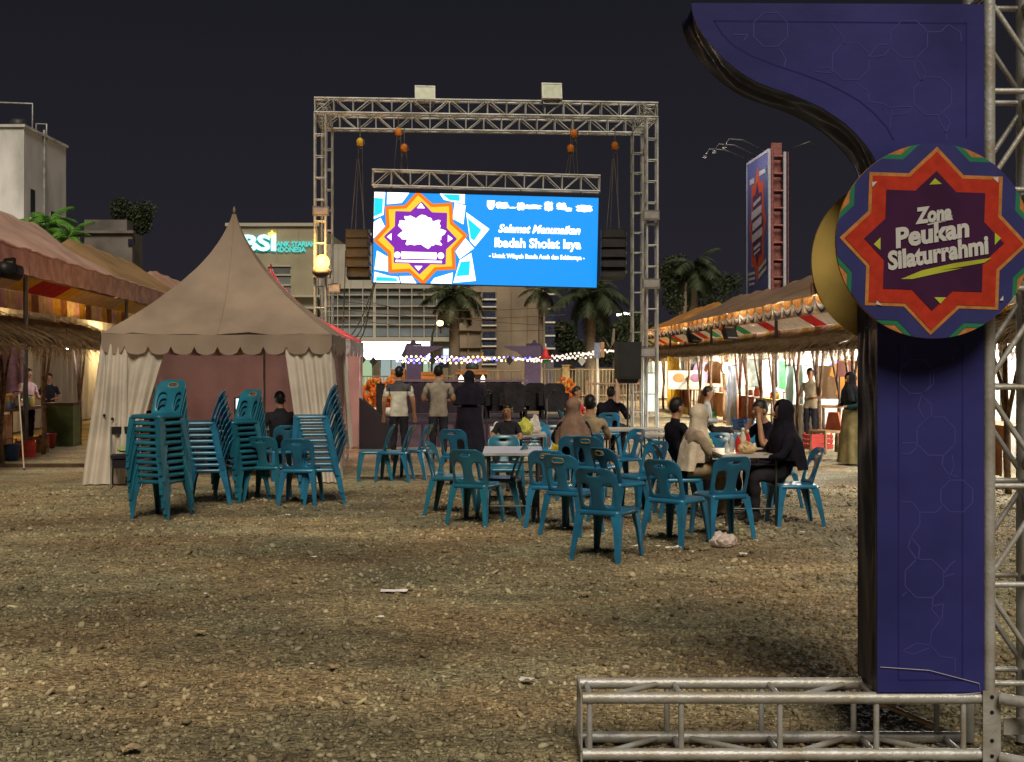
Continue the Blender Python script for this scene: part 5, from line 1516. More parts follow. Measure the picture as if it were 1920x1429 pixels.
# ------------------------------------------------------------------ teal plastic chairs
def chair_meshes():
    out = {}
    # backrest : lattice with two tall openings and a grip slot
    cols = [-.205, -.158, -.062, .062, .158, .205]
    rows = [0, .10, .36, .64, .76, .80, .885, .95, 1.0]
    holes = {(1, 1), (1, 2), (3, 1), (3, 2), (2, 5)}
    def pos(x, v):
        sh = 1.0
        if v > .80: sh = 1 - .40 * ((v - .80) / .20) ** 2.2
        xx = x * sh * (1.0 - .04 * (1 - v))
        yy = .185 + .115 * v + .02 * v * v - .05 * (abs(xx) / .205) ** 2
        return Vector((xx, yy, .425 + .385 * v))
    bm = bmesh.new()
    V = [[bm.verts.new(pos(x, v)) for x in cols] for v in rows]
    for j in range(len(rows) - 1):
        for i in range(len(cols) - 1):
            if (i, j) in holes: continue
            bm.faces.new((V[j][i], V[j][i + 1], V[j + 1][i + 1], V[j + 1][i]))
    me = bpy.data.meshes.new('backrest'); bm.to_mesh(me); bm.free()
    o = bpy.data.objects.new('tmp', me); col.objects.link(o)
    s = o.modifiers.new('s', 'SOLIDIFY'); s.thickness = .016; s.offset = 0
    q = o.modifiers.new('q', 'SUBSURF'); q.levels = 2; q.render_levels = 2
    bake(o)
    out['backrest'] = o.data
    bpy.data.objects.remove(o)
    # seat : dished slab with a rounded skirt
    def rr(w, d, r, n=5):
        pts = []
        for cx, cy, a0 in ((w - r, d - r, 0), (-w + r, d - r, 90), (-w + r, -d + r, 180), (w - r, -d + r, 270)):
            for k in range(n): 
                a = R(a0 + 90 * k / (n - 1)); pts.append((cx + r * math.cos(a), cy + r * math.sin(a)))
        return pts
    mb = MB()
    rings = [(rr(.212, .212, .05), .392), (rr(.208, .208, .05), .425), (rr(.195, .195, .045), .436), (rr(.15, .15, .04), .428), (rr(.06, .06, .03), .424)]
    n = len(rings[0][0])
    vs_ = [(x, y, z) for pts, z in rings for x, y in pts]
    fs = []
    for i in range(len(rings) - 1):
        for k in range(n): fs.append((i * n + k, i * n + (k + 1) % n, (i + 1) * n + (k + 1) % n, (i + 1) * n + k))
    fs.append(tuple((len(rings) - 1) * n + k for k in range(n)))
    # underside lip
    lip = len(vs_)
    vs_ += [(x * .96, y * .96, .392) for x, y in rings[0][0]] + [(x * .94, y * .94, .415) for x, y in rings[0][0]]
    for k in range(n):
        fs.append((k, lip + k, lip + (k + 1) % n, (k + 1) % n))
        fs.append((lip + k, lip + n + k, lip + n + (k + 1) % n, lip + (k + 1) % n))
    fs.append(tuple(lip + n + k for k in reversed(range(n))))
    mb.add(vs_, fs)
    out['seat'] = mb.mesh('seat', TEAL, True)
    # legs : tapering angle sections
    for nm, sy in (('front_leg', -1), ('rear_leg', 1)):
        for sx in (-1, 1):
            prof = lambda a, t: [(0, 0), (-a, 0), (-a, -t), (-t, -t), (-t, -a), (0, -a)]
            mb = MB()
            vs_ = []
            for (z, a, t, ox, oy) in ((.41, .085, .012, .208, .208), (.25, .058, .012, .222, .222 if sy < 0 else .238), (0.0, .036, .012, .238, .238 if sy < 0 else .282)):
                for (x, y) in prof(a, t): vs_.append((sx * (ox + x), sy * (oy + y), z))
            fs = []
            for i in range(2):
                for k in range(6): fs.append((i * 6 + k, i * 6 + (k + 1) % 6, (i + 1) * 6 + (k + 1) % 6, (i + 1) * 6 + k))
            fs += [tuple(range(6)), tuple(range(12, 18))]
            mb.add(vs_, fs)
            me = mb.mesh('leg', TEAL)
            bm = bmesh.new(); bm.from_mesh(me); bmesh.ops.recalc_face_normals(bm, faces=bm.faces); bm.to_mesh(me); bm.free()
            out[(sx, sy)] = me
    # gold rim round the grip slot
    mb = MB()
    ring = []
    for k in range(16):
        a = 2 * PI * k / 16
        x = .066 * math.copysign(abs(math.cos(a)) ** .5, math.cos(a)); v = .845 + .062 * math.copysign(abs(math.sin(a)) ** .5, math.sin(a))
        p = pos(x, v); ring.append(p)
    for off in (.0125,):
        mb.tube([p + Vector((0, off, 0)) for p in ring] + [ring[0] + Vector((0, off, 0))], .0042, 5, cap=False)
        mb.tube([p - Vector((0, off - .002, 0)) for p in ring] + [ring[0] - Vector((0, off - .002, 0))], .0042, 5, cap=False)
    out['rim'] = mb.mesh('grip_rim', GOLD, True)
    return out
CM = chair_meshes()
def variant(m):
    r = {}
    for k, me in CM.items():
        if k == 'rim': r[k] = me; continue
        c = me.copy(); c.materials.clear(); c.materials.append(m)
        for p in c.polygons: p.material_index = 0
        if k == 'backrest': c.polygons.foreach_set('use_smooth', [True] * len(c.polygons))
        r[k] = c
    return r
CV = [variant(TEAL), variant(TEAL2)]
def chair(label, loc, rz, v=0, rim=False, group='teal plastic chairs', tilt=0.0):
    t = thing('plastic_chair', label, 'chair', loc, rz, group)
    if tilt: t.rotation_euler = (tilt, 0, rz)
    m = CV[v]
    inst('backrest', m['backrest'], t); inst('seat', m['seat'], t)
    for k in ((-1, -1), (1, -1), (-1, 1), (1, 1)): inst('leg', m[k], t)
    if rim: inst('grip_rim', m['rim'], t)
    return t
ORD = ('bottom', 'second', 'third', 'fourth', 'fifth', 'sixth', 'seventh', 'eighth', 'ninth', 'tenth', 'eleventh', 'twelfth', 'top')
def stack(n, px, d, rz, where, v=0, dz=.071, back=-.015):
    b = gp(px, d)
    for k in range(n):
        w = ORD[k] if 0 < k < n - 1 else ('bottom' if k == 0 else 'top')
        nm = w if w in ('bottom', 'top') else ('%s from the bottom' % w)
        off = Matrix.Rotation(rz, 3, 'Z') @ Vector((random.gauss(0, .003), back * k, dz * k))
        chair('teal chair, %s of %s' % (nm, where), b + off, rz + random.gauss(0, .028), v, rim=(k == n - 1), group='chairs in ' + where)
stack(11, 303, 13.55, R(-22), 'the tallest stack, nearest the camera', 1, back=-.008)
stack(9, 392, 14.9, R(-78), 'the second stack from the left', 0)
stack(9, 452, 15.2, R(-38), 'the third stack from the left', 1, back=-.012)
stack(10, 604, 15.0, R(-80), 'the stack at the tent right edge', 0)
singles = [
 (503, 15.3, 172, 1, 0, 'lone chair seen from behind, left one before the man with earphones'),
 (565, 14.9, 178, 0, 0, 'lone chair seen from behind, just left of the right tent stack'),
 (700, 17.9, -82, 1, 0, 'leftmost of three side-on chairs in front of the men'),
 (738, 17.8, -95, 0, 1, 'middle of three side-on chairs in front of the men'),
 (772, 18.2, -100, 0, 1, 'rightmost of three side-on chairs in front of the men'),
 (848, 13.9, 78, 1, 0, 'chair left of the white table turned side-on to the right'),
 (893, 13.05, 158, 1, 0, 'chair seen from behind at the left front of the white table'),
 (938, 13.7, -100, 1, 0, 'chair pushed against the left side of the white table'),
 (947, 15.0, 4, 1, 0, 'chair behind the white table facing the camera'),
 (862, 17.0, 160, 0, 0, 'chair behind the side-on chair, below the woman in black'),
 (1032, 12.9, 170, 0, 1, 'chair seen from behind right of the white table'),
 (1074, 12.3, 148, 0, 1, 'chair with gold rimmed grip left of the frontmost chair'),
 (1140, 10.75, 150, 0, 0, 'frontmost chair, standing alone nearest the camera'),
 (1163, 13.2, 128, 0, 1, 'chair turned right just behind the frontmost chair'),
 (1118, 15.3, 150, 0, 1, 'chair behind the frontmost chair near the man with dark hair'),
 (1200, 14.0, -55, 0, 0, 'chair with slanted back left of the beige veiled woman'),
 (1268, 11.65, 140, 0, 0, 'left one of the two joined chairs before the beige veiled woman'),
 (1352, 12.05, 196, 0, 0, 'right one of the two joined chairs before the beige veiled woman'),
 (1487, 13.0, -86, 0, 0, 'chair the woman in black veil sits on'),
 (1276, 13.7, 92, 0, 0, 'chair the beige veiled woman sits on'),
 (1362, 15.6, 10, 0, 0, 'left chair behind the table of the seated women'),
 (1402, 15.7, -8, 0, 0, 'right chair behind the table of the seated women'),
 (1447, 14.5, -60, 0, 0, 'chair the person with dark curly hair sits on'),
 (1262, 14.8, 95, 0, 0, 'chair of the person in black behind the beige veiled woman'),
 (1042, 17.6, 5, 0, 1, 'chair with gold rimmed grip behind the shopping bags'),
 (1002, 18.6, 0, 1, 1, 'small far chair left of the brown veiled woman'),
 (1074, 15.5, 182, 0, 0, 'chair the brown veiled woman sits on'),
 (1104, 16.0, 175, 0, 0, 'chair the dark haired man beside the brown veil sits on'),
 (1165, 16.6, -60, 0, 0, 'chair below the long pale table, left side'),
 (952, 16.6, 0, 1, 0, 'chair the child sits on behind the table with bags'),
 (1140, 22.6, 180, 0, 0, 'far chair of the person in a black jacket'),
 (1078, 23.4, 90, 0, 0, 'far chair of the person in red'),
 (1326, 21.7, 90, 0, 0, 'chair of the grey dressed person near the right stalls'),
 (527, 18.0, -150, 0, 0, 'chair of the man with earphones in the tent')]
for (px, d, rz, v, rim, lb) in singles:
    chair('teal chair, ' + lb, gp(px, d), R(rz), v, bool(rim))

# ------------------------------------------------------------------ tables
def table(label, px, d, rz, w=.62, l=1.1, h=.74, top=TTOP):
    t = thing('folding_table', label, 'table', gp(px, d), rz, group='folding tables')
    MB().box((0, 0, h - .012), (w, l, .024)).build('top', top, t)
    MB().box((0, -l / 2 - .003, h - .012), (w + .004, .006, .028)).box((0, l / 2 + .003, h - .012), (w + .004, .006, .028)).box((-w / 2 - .003, 0, h - .012), (.006, l, .028)).box((w / 2 + .003, 0, h - .012), (.006, l, .028)).build('edge_trim', ALU_OLD, t)
    for sx in (-1, 1):
        for sy in (-1, 1):
            rod('leg', (sx * (w / 2 - .05), sy * (l / 2 - .08), 0), (sx * (w / 2 - .05), sy * (l / 2 - .08), h - .02), .013, STEEL, t)
    for sy in (-1, 1):
        rod('crossbar', (-w / 2 + .05, sy * (l / 2 - .08), .18), (w / 2 - .05, sy * (l / 2 - .08), .18), .010, STEEL, t)
        rod('crossbar', (-w / 2 + .05, sy * (l / 2 - .08), h - .1), (w / 2 - .05, sy * (l / 2 - .08), h - .1), .010, STEEL, t)
    return t
WT = mat('white_table_top', (0.66, 0.62, 0.64), .3, var=.06)
table('folding table with white top among the empty chairs', 962, 13.55, 0, .64, 1.1, .75, WT)
table('folding table carrying plastic shopping bags before the stage', 975, 16.9, 0, .70, .8, .74)
table('long pale table left of the seated women', 1190, 18.2, R(90), .66, .95, .74, mat('pale_top', (.6, .52, .42), .4))
table('second pale table end behind the brown veiled woman', 1235, 17.2, R(90), .5, .6, .72, mat('pale_top', (.6, .52, .42), .4))
table('wooden topped folding table the seated women share', 1392, 13.35, 0, .62, 1.15, .745)
table('small desk with monitor inside the beige tent', 462, 18.3, R(0), .7, .5, .72)

# ------------------------------------------------------------------ people
SKIN = mat('skin', (0.36, 0.19, 0.11), .55, var=.1); HAIR = mat('black_hair', (0.012, 0.010, 0.009), .45, var=.2, bump=.3, bscale=60)
def cloth(n, c): return mat('cloth_' + n, c, .9, spec=.12, var=.22, scale=7, bump=.5, bscale=16)
CL = {'white': cloth('white', (.58, .57, .50)), 'grey': cloth('grey', (.27, .24, .20)), 'dark': cloth('dark', (.02, .02, .026)), 'black': cloth('black', (.011, .010, .018)), 'brown': cloth('brown', (.21, .135, .10)),
      'beige': cloth('beige', (.33, .26, .19)), 'cream': cloth('cream', (.56, .48, .38)), 'red': cloth('red', (.55, .04, .05)), 'olive': cloth('olive', (.20, .17, .08)), 'teal': cloth('teal', (.02, .05, .055)), 'slate': cloth('slate', (.075, .075, .085)), 'khaki': cloth('khaki', (.28, .22, .14)), 'lgrey': cloth('light_grey', (.30, .31, .32)), 'pink': cloth('pink', (.5, .33, .3))}
SHOE = mat('shoe', (.03, .025, .02), .5)

def person(label, loc, rz, H, pose, top, bottom, sleeve='short', arms='down', hair=True, veil=None, yoke=None, lean=0.0, robe=False, bulk=1.0, headturn=0.0, headdown=0.0, seat=.43, vlen=0.0):
    """facing -y. pose: stand or sit"""
    k = H / 1.65
    t = thing('person', label, 'person', loc, rz, group='people')
    J = {}; E = []; tagm = {}
    def j(n, x, y, z, r, r2=None): J[n] = (Vector((x, y, z)), r, r2 or r)
    hz = (.92 * k) if pose == 'stand' else seat + .10
    sl = math.sin(lean); cl_ = math.cos(lean)
    def up(x, y, h):      # point on the leaning trunk, h above hip
        return (x, y * cl_ - h * sl, hz + h * cl_ + y * sl * .0)
    b = bulk
    j('hip', 0, 0, hz, .155 * k * b, .12 * k * b)
    j('waist', *up(0, 0, .16 * k), .135 * k * b, .105 * k * b)
    j('chest', *up(0, .01, .36 * k), .16 * k * b, .115 * k * b)
    j('collar', *up(0, .01, .47 * k), .10 * k * b, .075 * k * b)
    j('neck', *up(0, 0, .54 * k), .052 * k, .052 * k)
    nx, ny, nz = up(0, 0, .54 * k)
    hd = headdown
    hc = Vector((0, ny - .025 * k - .07 * math.sin(hd), nz + .115 * k - .03 * math.sin(hd)))
    j('jaw', hc.x, hc.y + .0, hc.z - .045 * k, .066 * k, .076 * k)
    j('skull', hc.x, hc.y + .005, hc.z + .045 * k, .078 * k, .092 * k)
    j('crown', hc.x, hc.y + .01, hc.z + .085 * k, .055 * k, .065 * k)
    ch = ['hip', 'waist', 'chest', 'collar', 'neck', 'jaw', 'skull', 'crown']
    for a, c_ in zip(ch, ch[1:]): E.append((a, c_))
    for a in ('waist', 'chest', 'collar'): tagm[a] = 'top'
    for sx, S in ((-1, 'L'), (1, 'R')):
        j('sh' + S, *up(sx * .165 * k * b, .01, .445 * k), .062 * k * b)
        sh = J['sh' + S][0]
        if arms == 'down': el, wr = sh + Vector((sx * .07, .03, -.27)) * k, sh + Vector((sx * .09, -.04, -.50)) * k
        elif arms == 'front': el, wr = sh + Vector((sx * .08, -.03, -.27)) * k, sh + Vector((-sx * .03, -.22, -.28)) * k
        elif arms == 'table': el, wr = sh + Vector((sx * .09, -.14, -.24)) * k, sh + Vector((-sx * .04, -.36, -.26)) * k
        elif arms == 'face': el, wr = sh + Vector((sx * .06, -.22, -.22)) * k, hc + Vector((sx * .07, -.06, -.10)) * k
        elif arms == 'lap': el, wr = sh + Vector((sx * .08, -.02, -.27)) * k, sh + Vector((-sx * .05, -.22, -.36)) * k
        j('el' + S, *el, .044 * k * b); j('wr' + S, *wr, .029 * k)
        fd = (wr - el).normalized()
        j('pa' + S, *(wr + fd * .055 * k), .034 * k, .018 * k)
        E += [('chest', 'sh' + S), ('sh' + S, 'el' + S), ('el' + S, 'wr' + S), ('wr' + S, 'pa' + S)]
        side = Vector((sx, 0, 0)) - fd * fd.dot(Vector((sx, 0, 0))); side = side.normalized() if side.length > .1 else Vector((0, 1, 0))
        for q, (o_, ln) in enumerate(((-.027, .062), (-.009, .075), (.009, .070), (.026, .055))):
            bs = wr + fd * .095 * k + side * o_ * k
            j('f%d%s' % (q, S), *(bs + fd * ln * .45 * k + Vector((0, 0, -.006))), .0085 * k); j('g%d%s' % (q, S), *(bs + fd * ln * .85 * k + Vector((0, 0, -.022)) * k), .0075 * k)
            E += [('pa' + S, 'f%d%s' % (q, S)), ('f%d%s' % (q, S), 'g%d%s' % (q, S))]
        th = wr + fd * .04 * k - side * .045 * k
        j('th' + S, *(th + fd * .02 * k), .010 * k); E.append(('wr' + S, 'th' + S))
        if pose == 'stand':
            kn = Vector((sx * .095, -.01, .48)) * k; an = Vector((sx * .10, .03, .085)) * k
            j('hj' + S, sx * .09 * k, 0, .84 * k, .098 * k * b, .10 * k * b); j('kn' + S, *kn, .062 * k * b); j('an' + S, *an, .043 * k)
        else:
            j('hj' + S, sx * .10 * k, -.10 * k, hz - .01, .090 * k * b); j('kn' + S, sx * .11 * k, -.44 * k, hz - .005, .066 * k * b); j('an' + S, sx * .10 * k, -.40 * k, .085, .045 * k)
        an = J['an' + S][0]
        j('to' + S, an.x + sx * .02, an.y - .15 * k, .035, .040 * k, .03 * k); j('he' + S, an.x, an.y + .03 * k, .04, .036 * k)
        E += [('hip', 'hj' + S), ('hj' + S, 'kn' + S), ('kn' + S, 'an' + S), ('an' + S, 'to' + S), ('an' + S, 'he' + S)]
    names = list(J)
    idx = {n: i for i, n in enumerate(names)}
    me = bpy.data.meshes.new('body')
    me.from_pydata([J[n][0] for n in names], [(idx[a], idx[c_]) for a, c_ in E], [])
    o = bpy.data.objects.new('body', me); col.objects.link(o)
    md = o.modifiers.new('skin', 'SKIN'); md.use_smooth_shade = True; md.branch_smoothing = .6
    for n in names:
        sv = me.skin_vertices[0].data[idx[n]]; sv.radius = (J[n][1], J[n][2]); sv.use_root = (n == 'hip')
    sb = o.modifiers.new('sub', 'SUBSURF'); sb.levels = 2; sb.render_levels = 2
    bake(o)
    o.parent = t
    me = o.data
    hem = hz - .10 * k; yk = J['chest'][0].z - .02 * k
    if pose == 'stand':
        bm = bmesh.new(); bm.from_mesh(me)
        for zz in (hem, yk):
            bmesh.ops.bisect_plane(bm, geom=bm.verts[:] + bm.edges[:] + bm.faces[:], plane_co=(0, 0, zz), plane_no=(0, 0, 1))
        bm.to_mesh(me); bm.free()
    me.materials.clear()
    for m in (SKIN, CL[top], CL[bottom], SHOE, CL[yoke] if yoke else CL[top]): me.materials.append(m)
    segs = [(J[a][0], J[c_][0], a, c_) for a, c_ in E]
    def seg_mat(a, c_, f):
        A, C = a[:2], c_[:2]
        if A in ('ne', 'ja', 'sk') or C in ('cr',) : return 0
        if a == 'collar': return 0 if f > .45 else (4 if yoke else 1)
        if a == 'hip' and c_ == 'waist': return 2 if f < .12 else 1
        if a == 'waist': return 1
        if a == 'chest': return 4 if yoke else 1
        if A == 'sh': return 1 if (sleeve != 'short' or f < .68) else 0
        if A == 'el': return 1 if (sleeve == 'long' and f < .95) else 0
        if A in ('wr', 'pa', 'f0', 'f1', 'f2', 'f3'): return 0
        if c_.startswith('hj') or A == 'hj' or A == 'kn': return 2
        if A == 'an': return 3
        return 1
    CC = np.array([p.center for p in me.polygons])
    DD = []; FF = []
    for A, C, a, c_ in segs:
        dv = np.array(C - A); f = np.clip((CC - np.array(A)) @ dv / max(dv @ dv, 1e-9), 0, 1)
        DD.append(np.linalg.norm(np.array(A) + f[:, None] * dv - CC, axis=1) - .5 * (J[a][1] * (1 - f) + J[c_][1] * f)); FF.append(f)
    DD = np.array(DD); FF = np.array(FF); bi = DD.argmin(0)
    for pi_, p in enumerate(me.polygons):
        c0 = p.center
        g_ = bi[pi_]
        best = (0, seg_mat(segs[g_][2], segs[g_][3], FF[g_, pi_]))
        if pose == 'stand':
            if best[1] in (1, 2, 4) and abs(c0.x) < .20 * k * b: best = (0, 2 if c0.z < hem else (4 if yoke and c0.z > yk else (1 if best[1] != 4 or yoke else best[1])))
        p.material_index = best[1]
    # folds in the clothes
    me.update()
    vm_ = np.zeros(len(me.vertices))
    for p in me.polygons:
        if p.material_index in (1, 2, 4):
            for vi in p.vertices: vm_[vi] = 1
    co_ = np.empty(len(me.vertices) * 3); me.vertices.foreach_get('co', co_); co_ = co_.reshape(-1, 3)
    no_ = np.empty(len(me.vertices) * 3); me.vertices.foreach_get('normal', no_); no_ = no_.reshape(-1, 3)
    x_, y_, z_ = co_[:, 0], co_[:, 1], co_[:, 2]
    am = .006 * np.sin(z_ * 42 + 2.2 * np.sin(x_ * 23 + loc[0]) + 1.7 * np.sin(y_ * 19)) + .005 * np.sin(x_ * 31 + z_ * 17 + loc[1]) * np.sin(y_ * 27 + z_ * 9)
    co_ += no_ * (am * vm_ * k)[:, None]
    me.vertices.foreach_set('co', co_.ravel()); me.update()
    # face
    fz = hc.z
    MB().ball((-.03 * k, hc.y - .082 * k, fz + .02 * k), (.011 * k, .008 * k, .007 * k), 6, 5).ball((.03 * k, hc.y - .082 * k, fz + .02 * k), (.011 * k, .008 * k, .007 * k), 6, 5).build('eyes', HAIR, t, True)
    MB().ball((0, hc.y - .090 * k, fz - .012 * k), (.014 * k, .02 * k, .026 * k), 8, 6).build('nose', SKIN, t, True)
    MB().ball((0, hc.y - .078 * k, fz - .055 * k), (.024 * k, .012 * k, .007 * k), 8, 5).build('mouth', mat('lips', (.28, .09, .07), .5), t, True)
    if not veil:
        for sx in (-1, 1): MB().ball((sx * .080 * k, hc.y + .012 * k, fz + .0), (.012 * k, .022 * k, .032 * k), 8, 6).build('ear', SKIN, t, True)
        if hair:
            rr = random.Random(int(loc[0] * 100))
            def hf(u, v):
                a = 2 * PI * u; e = PI * v
                n_ = 1 + .06 * noise.noise((math.cos(a) * 3, math.sin(a) * 3 + loc[0], v * 4))
                return (hc.x + .086 * k * math.sin(e) * math.sin(a) * n_, hc.y + .014 * k + .102 * k * math.sin(e) * math.cos(a) * n_, fz + .030 * k + .108 * k * math.cos(e) * n_)
            def sk(u, v):
                a = 2 * PI * u; front = -math.cos(a)
                return v > (.60 - .24 * max(0, front) ** .5 if front > 0 else .60 + .20 * min(1, -front * 1.6))
            MB().grid(hf, 28, 16, skip=sk).build('hair', HAIR, t, True)
    else:
        vm = CL[veil]
        zc = fz + .03 * k
        chest = J['chest'][0]
        def vf(u, v):
            a = 2 * PI * u; sx_, cy_ = math.sin(a), math.cos(a)     # cy_>0 is the back
            if v < .45:
                e = PI * (v / .45) * .62
                w = 1 + .05 * noise.noise((sx_ * 4, cy_ * 4, v * 14))
                return (hc.x + .104 * k * math.sin(e) * sx_ * w, hc.y + .012 * k + .120 * k * math.sin(e) * cy_ * w, zc + .120 * k * math.cos(e))
            s = (v - .45) / .55
            e = PI * .62
            x0_, y0_, z0_ = .104 * k * math.sin(e), .120 * k * math.sin(e), zc + .120 * k * math.cos(e)
            wx = np.interp(s, (0, .18, .32, .48, 1), (x0_, .100 * k, .150 * k, .205 * k * b, .24 * k * b)); wy = np.interp(s, (0, .18, .32, .48, 1), (y0_, .108 * k, .122 * k, .138 * k * b, .155 * k * b))
            cy0 = hc.y + .012 * k + (chest.y + .0 - hc.y) * s
            low = chest.z - .10 * k - vlen * k - (.10 * k if cy_ > 0 else .0)
            z = z0_ + (low - z0_) * s
            f_ = 1 + (.055 * math.sin(a * 7 + s * 3) + .04 * math.sin(a * 13 + 2 * s + 1)) * min(1, s * 1.6)
            return (hc.x + wx * sx_ * f_, cy0 + wy * cy_ * f_, z)
        def vsk(u, v):
            a = 2 * PI * u; front = -math.cos(a)
            return front > .70 and .17 < v < .50
        MB().grid(vf, 40, 22, skip=vsk).build('veil', vm, t, True)
    if robe:
        if pose == 'stand':
            def rf(u, v):
                a = 2 * PI * u
                w = .17 * k * b + (.10 * k) * v
                f_ = 1 + .07 * math.sin(a * 8 + v) * v
                return (w * 1.05 * math.sin(a) * f_, .01 + w * .8 * math.cos(a) * f_, hz + .10 * k - (hz + .06 * k) * v)
            MB().grid(rf, 40, 12).build('skirt', CL[bottom], t, True)
        else:
            # skirt over the knees
            kz = hz - .005
            def rf(u, v):
                a = 2 * PI * u
                if v < .5:
                    s = v / .5
                    return ((.19 * k * b + .02 * s) * math.sin(a), -.44 * k * s + (.02 if s == 0 else 0), kz + (.115 + .0 * s) * k * math.cos(a) - .01)
                s = (v - .5) / .5
                q = Vector(((.21 * k * b + .05 * s * k) * math.sin(a), -.44 * k - .115 * k * math.cos(a) * s - .0, kz + .115 * k * math.cos(a) * (1 - s) - s * (kz - .06)))
                return q
            MB().grid(rf, 32, 14).build('skirt', CL[bottom], t, True)
    return t

person('standing man seen from behind in a white shirt with dark shoulders', gp(748, 21.2), R(178), 1.60, 'stand', 'white', 'dark', 'short', 'down', yoke='slate', bulk=1.12)
person('standing man seen from behind in a plain grey shirt', gp(822, 20.9), R(184), 1.62, 'stand', 'grey', 'dark', 'short', 'front', bulk=1.12)
person('woman in a long black robe standing before the stage', gp(880, 21.4), R(180), 1.52, 'stand', 'black', 'black', 'long', 'front', veil='black', robe=True, bulk=1.25)
person('seated woman seen from behind in a brown veil', gp(1075, 15.55), R(185), 1.52, 'sit', 'black', 'black', 'long', 'table', veil='brown', bulk=1.05)
person('seated dark haired man seen from behind beside the brown veil', gp(1106, 16.05), R(172), 1.60, 'sit', 'khaki', 'dark', 'short', 'table')
person('seated person in red near the stage end', gp(1080, 23.3), R(70), 1.55, 'sit', 'red', 'dark', 'short', 'table', bulk=1.1)
person('seated person in a black jacket near the brown barrier', gp(1140, 22.5), R(150), 1.60, 'sit', 'black', 'black', 'long', 'table', lean=.25, bulk=1.3)
person('seated woman in a long beige veil at the table', gp(1285, 13.7), R(95), 1.54, 'sit', 'beige', 'khaki', 'long', 'table', veil='cream', lean=.26, headdown=.3, robe=True, bulk=1.2, vlen=.16)
person('seated person in black behind the beige veiled woman', gp(1264, 14.75), R(110), 1.60, 'sit', 'black', 'black', 'long', 'table', lean=.05, bulk=1.1)
person('seated grey dressed person holding a phone near the right stalls', gp(1326, 21.6), R(80), 1.62, 'sit', 'lgrey', 'dark', 'long', 'front')
person('person with dark curly hair leaning over the table', gp(1445, 14.4), R(-62), 1.62, 'sit', 'black', 'black', 'short', 'face', lean=.22, headdown=.4)
person('seated woman in a black veil and black dress at the table', gp(1482, 13.05), R(-84), 1.64, 'sit', 'black', 'dark', 'long', 'table', veil='black', lean=.12, robe=False, bulk=1.22, vlen=.10)
person('standing woman in dark top and olive skirt beside the purple arch', gp(1596, 20.6), R(-70), 1.50, 'stand', 'teal', 'olive', 'long', 'front', veil='dark', robe=True, bulk=1.1)
person('seated man with earphones facing the monitor in the tent', gp(525, 18.05), R(-152), 1.60, 'sit', 'dark', 'dark', 'short', 'front', bulk=1.15)
person('dark dressed man sitting behind the tallest chair stack', gp(262, 18.4), R(35), 1.62, 'sit', 'dark', 'dark', 'short', 'lap', lean=.1)
person('stall keeper in a pale shirt behind the left counter', gp(52, 25.2), R(60), 1.55, 'stand', 'pink', 'dark', 'short', 'front')
person('stall helper in dark clothes behind the left counter', gp(92, 26.4), R(20), 1.45, 'stand', 'dark', 'dark', 'short', 'front')
person('child facing the camera behind the shopping bags', gp(952, 16.6), R(-12), 1.32, 'sit', 'dark', 'dark', 'short', 'table')
person('stall keeper in cream standing inside the right stall', gp(1520, 25.5), R(-40), 1.56, 'stand', 'khaki', 'dark', 'short', 'front')

# ------------------------------------------------------------------ things on the tables and the ground
PLAST = mat('thin_plastic', (0.72, 0.68, 0.66), .25, var=.1, alpha=.75)
def bag(label, p, s, m, seed, h=1.0):
    rr = random.Random(seed)
    def fn(u, v):
        a = 2 * PI * u
        e = PI * v
        n_ = 1 + .38 * noise.noise((math.cos(a) * 1.6 + seed, math.sin(a) * 1.6, v * 3)) + .12 * noise.noise((math.cos(a) * 5, math.sin(a) * 5, v * 8 + seed)) + .10 * abs(noise.noise((math.cos(a) * 9, math.sin(a) * 9, v * 12 + seed)))
        r_ = math.sin(e) ** .75 * s * n_ * (1.0 - .35 * (1 - v) * h)
        return (r_ * math.cos(a), r_ * math.sin(a) * .8, max(0.002, s * h * (.78 - .78 * math.cos(PI - e)) * n_ * .8))
    o = MB().grid(fn, 40, 22).build('plastic_bag', m, None)
    o.location = p
    return tag(o, label, 'bag', 'plastic bags')
YG = mat('yellow_green_plastic', (0.50, 0.52, 0.10), .3, var=.15); YEL2 = mat('yellow_plastic', (0.65, 0.50, .05), .3, var=.2); PNK = mat('pinkish_plastic', (0.60, 0.46, 0.42), .3, var=.15)
bag('crumpled pale plastic bag lying on the gravel before the chairs', gp(1357, 11.35), .135, mat('clear_bag', (.72, .62, .58), .2, var=.25, scale=30, bump=.6, bscale=40, alpha=.72), 3, .75)
bag('yellow green shopping bag on the table before the child', gp(985, 16.6) + Vector((0, 0, .742)), .13, YG, 5, 1.1)
bag('white shopping bag next to the yellow green one', gp(1003, 16.9) + Vector((0, 0, .742)), .11, PLAST, 8, 1.5)
bag('yellow bag hanging low beside the brown veiled woman', gp(1047, 16.2) + Vector((0, 0, .5)), .12, YEL2, 11, 1.3)
bag('tan plastic food bag on the table of the seated women', gp(1402, 13.0) + Vector((0, 0, .746)), .10, mat('tan_plastic', (.50, .36, .2), .3, var=.2), 13, .9)
bag('lime bag on the far side beside the beige veiled woman', gp(1322, 14.9) + Vector((0, 0, .62)), .11, mat('lime_plastic', (.40, .50, .10), .3), 17, 1.2)
bag('green cap lying on the black folding chair', gp(236, 17.0) + Vector((0, 0, .47)), .12, mat('pale_green_cloth', (.30, .36, .16), .8), 19, .6)
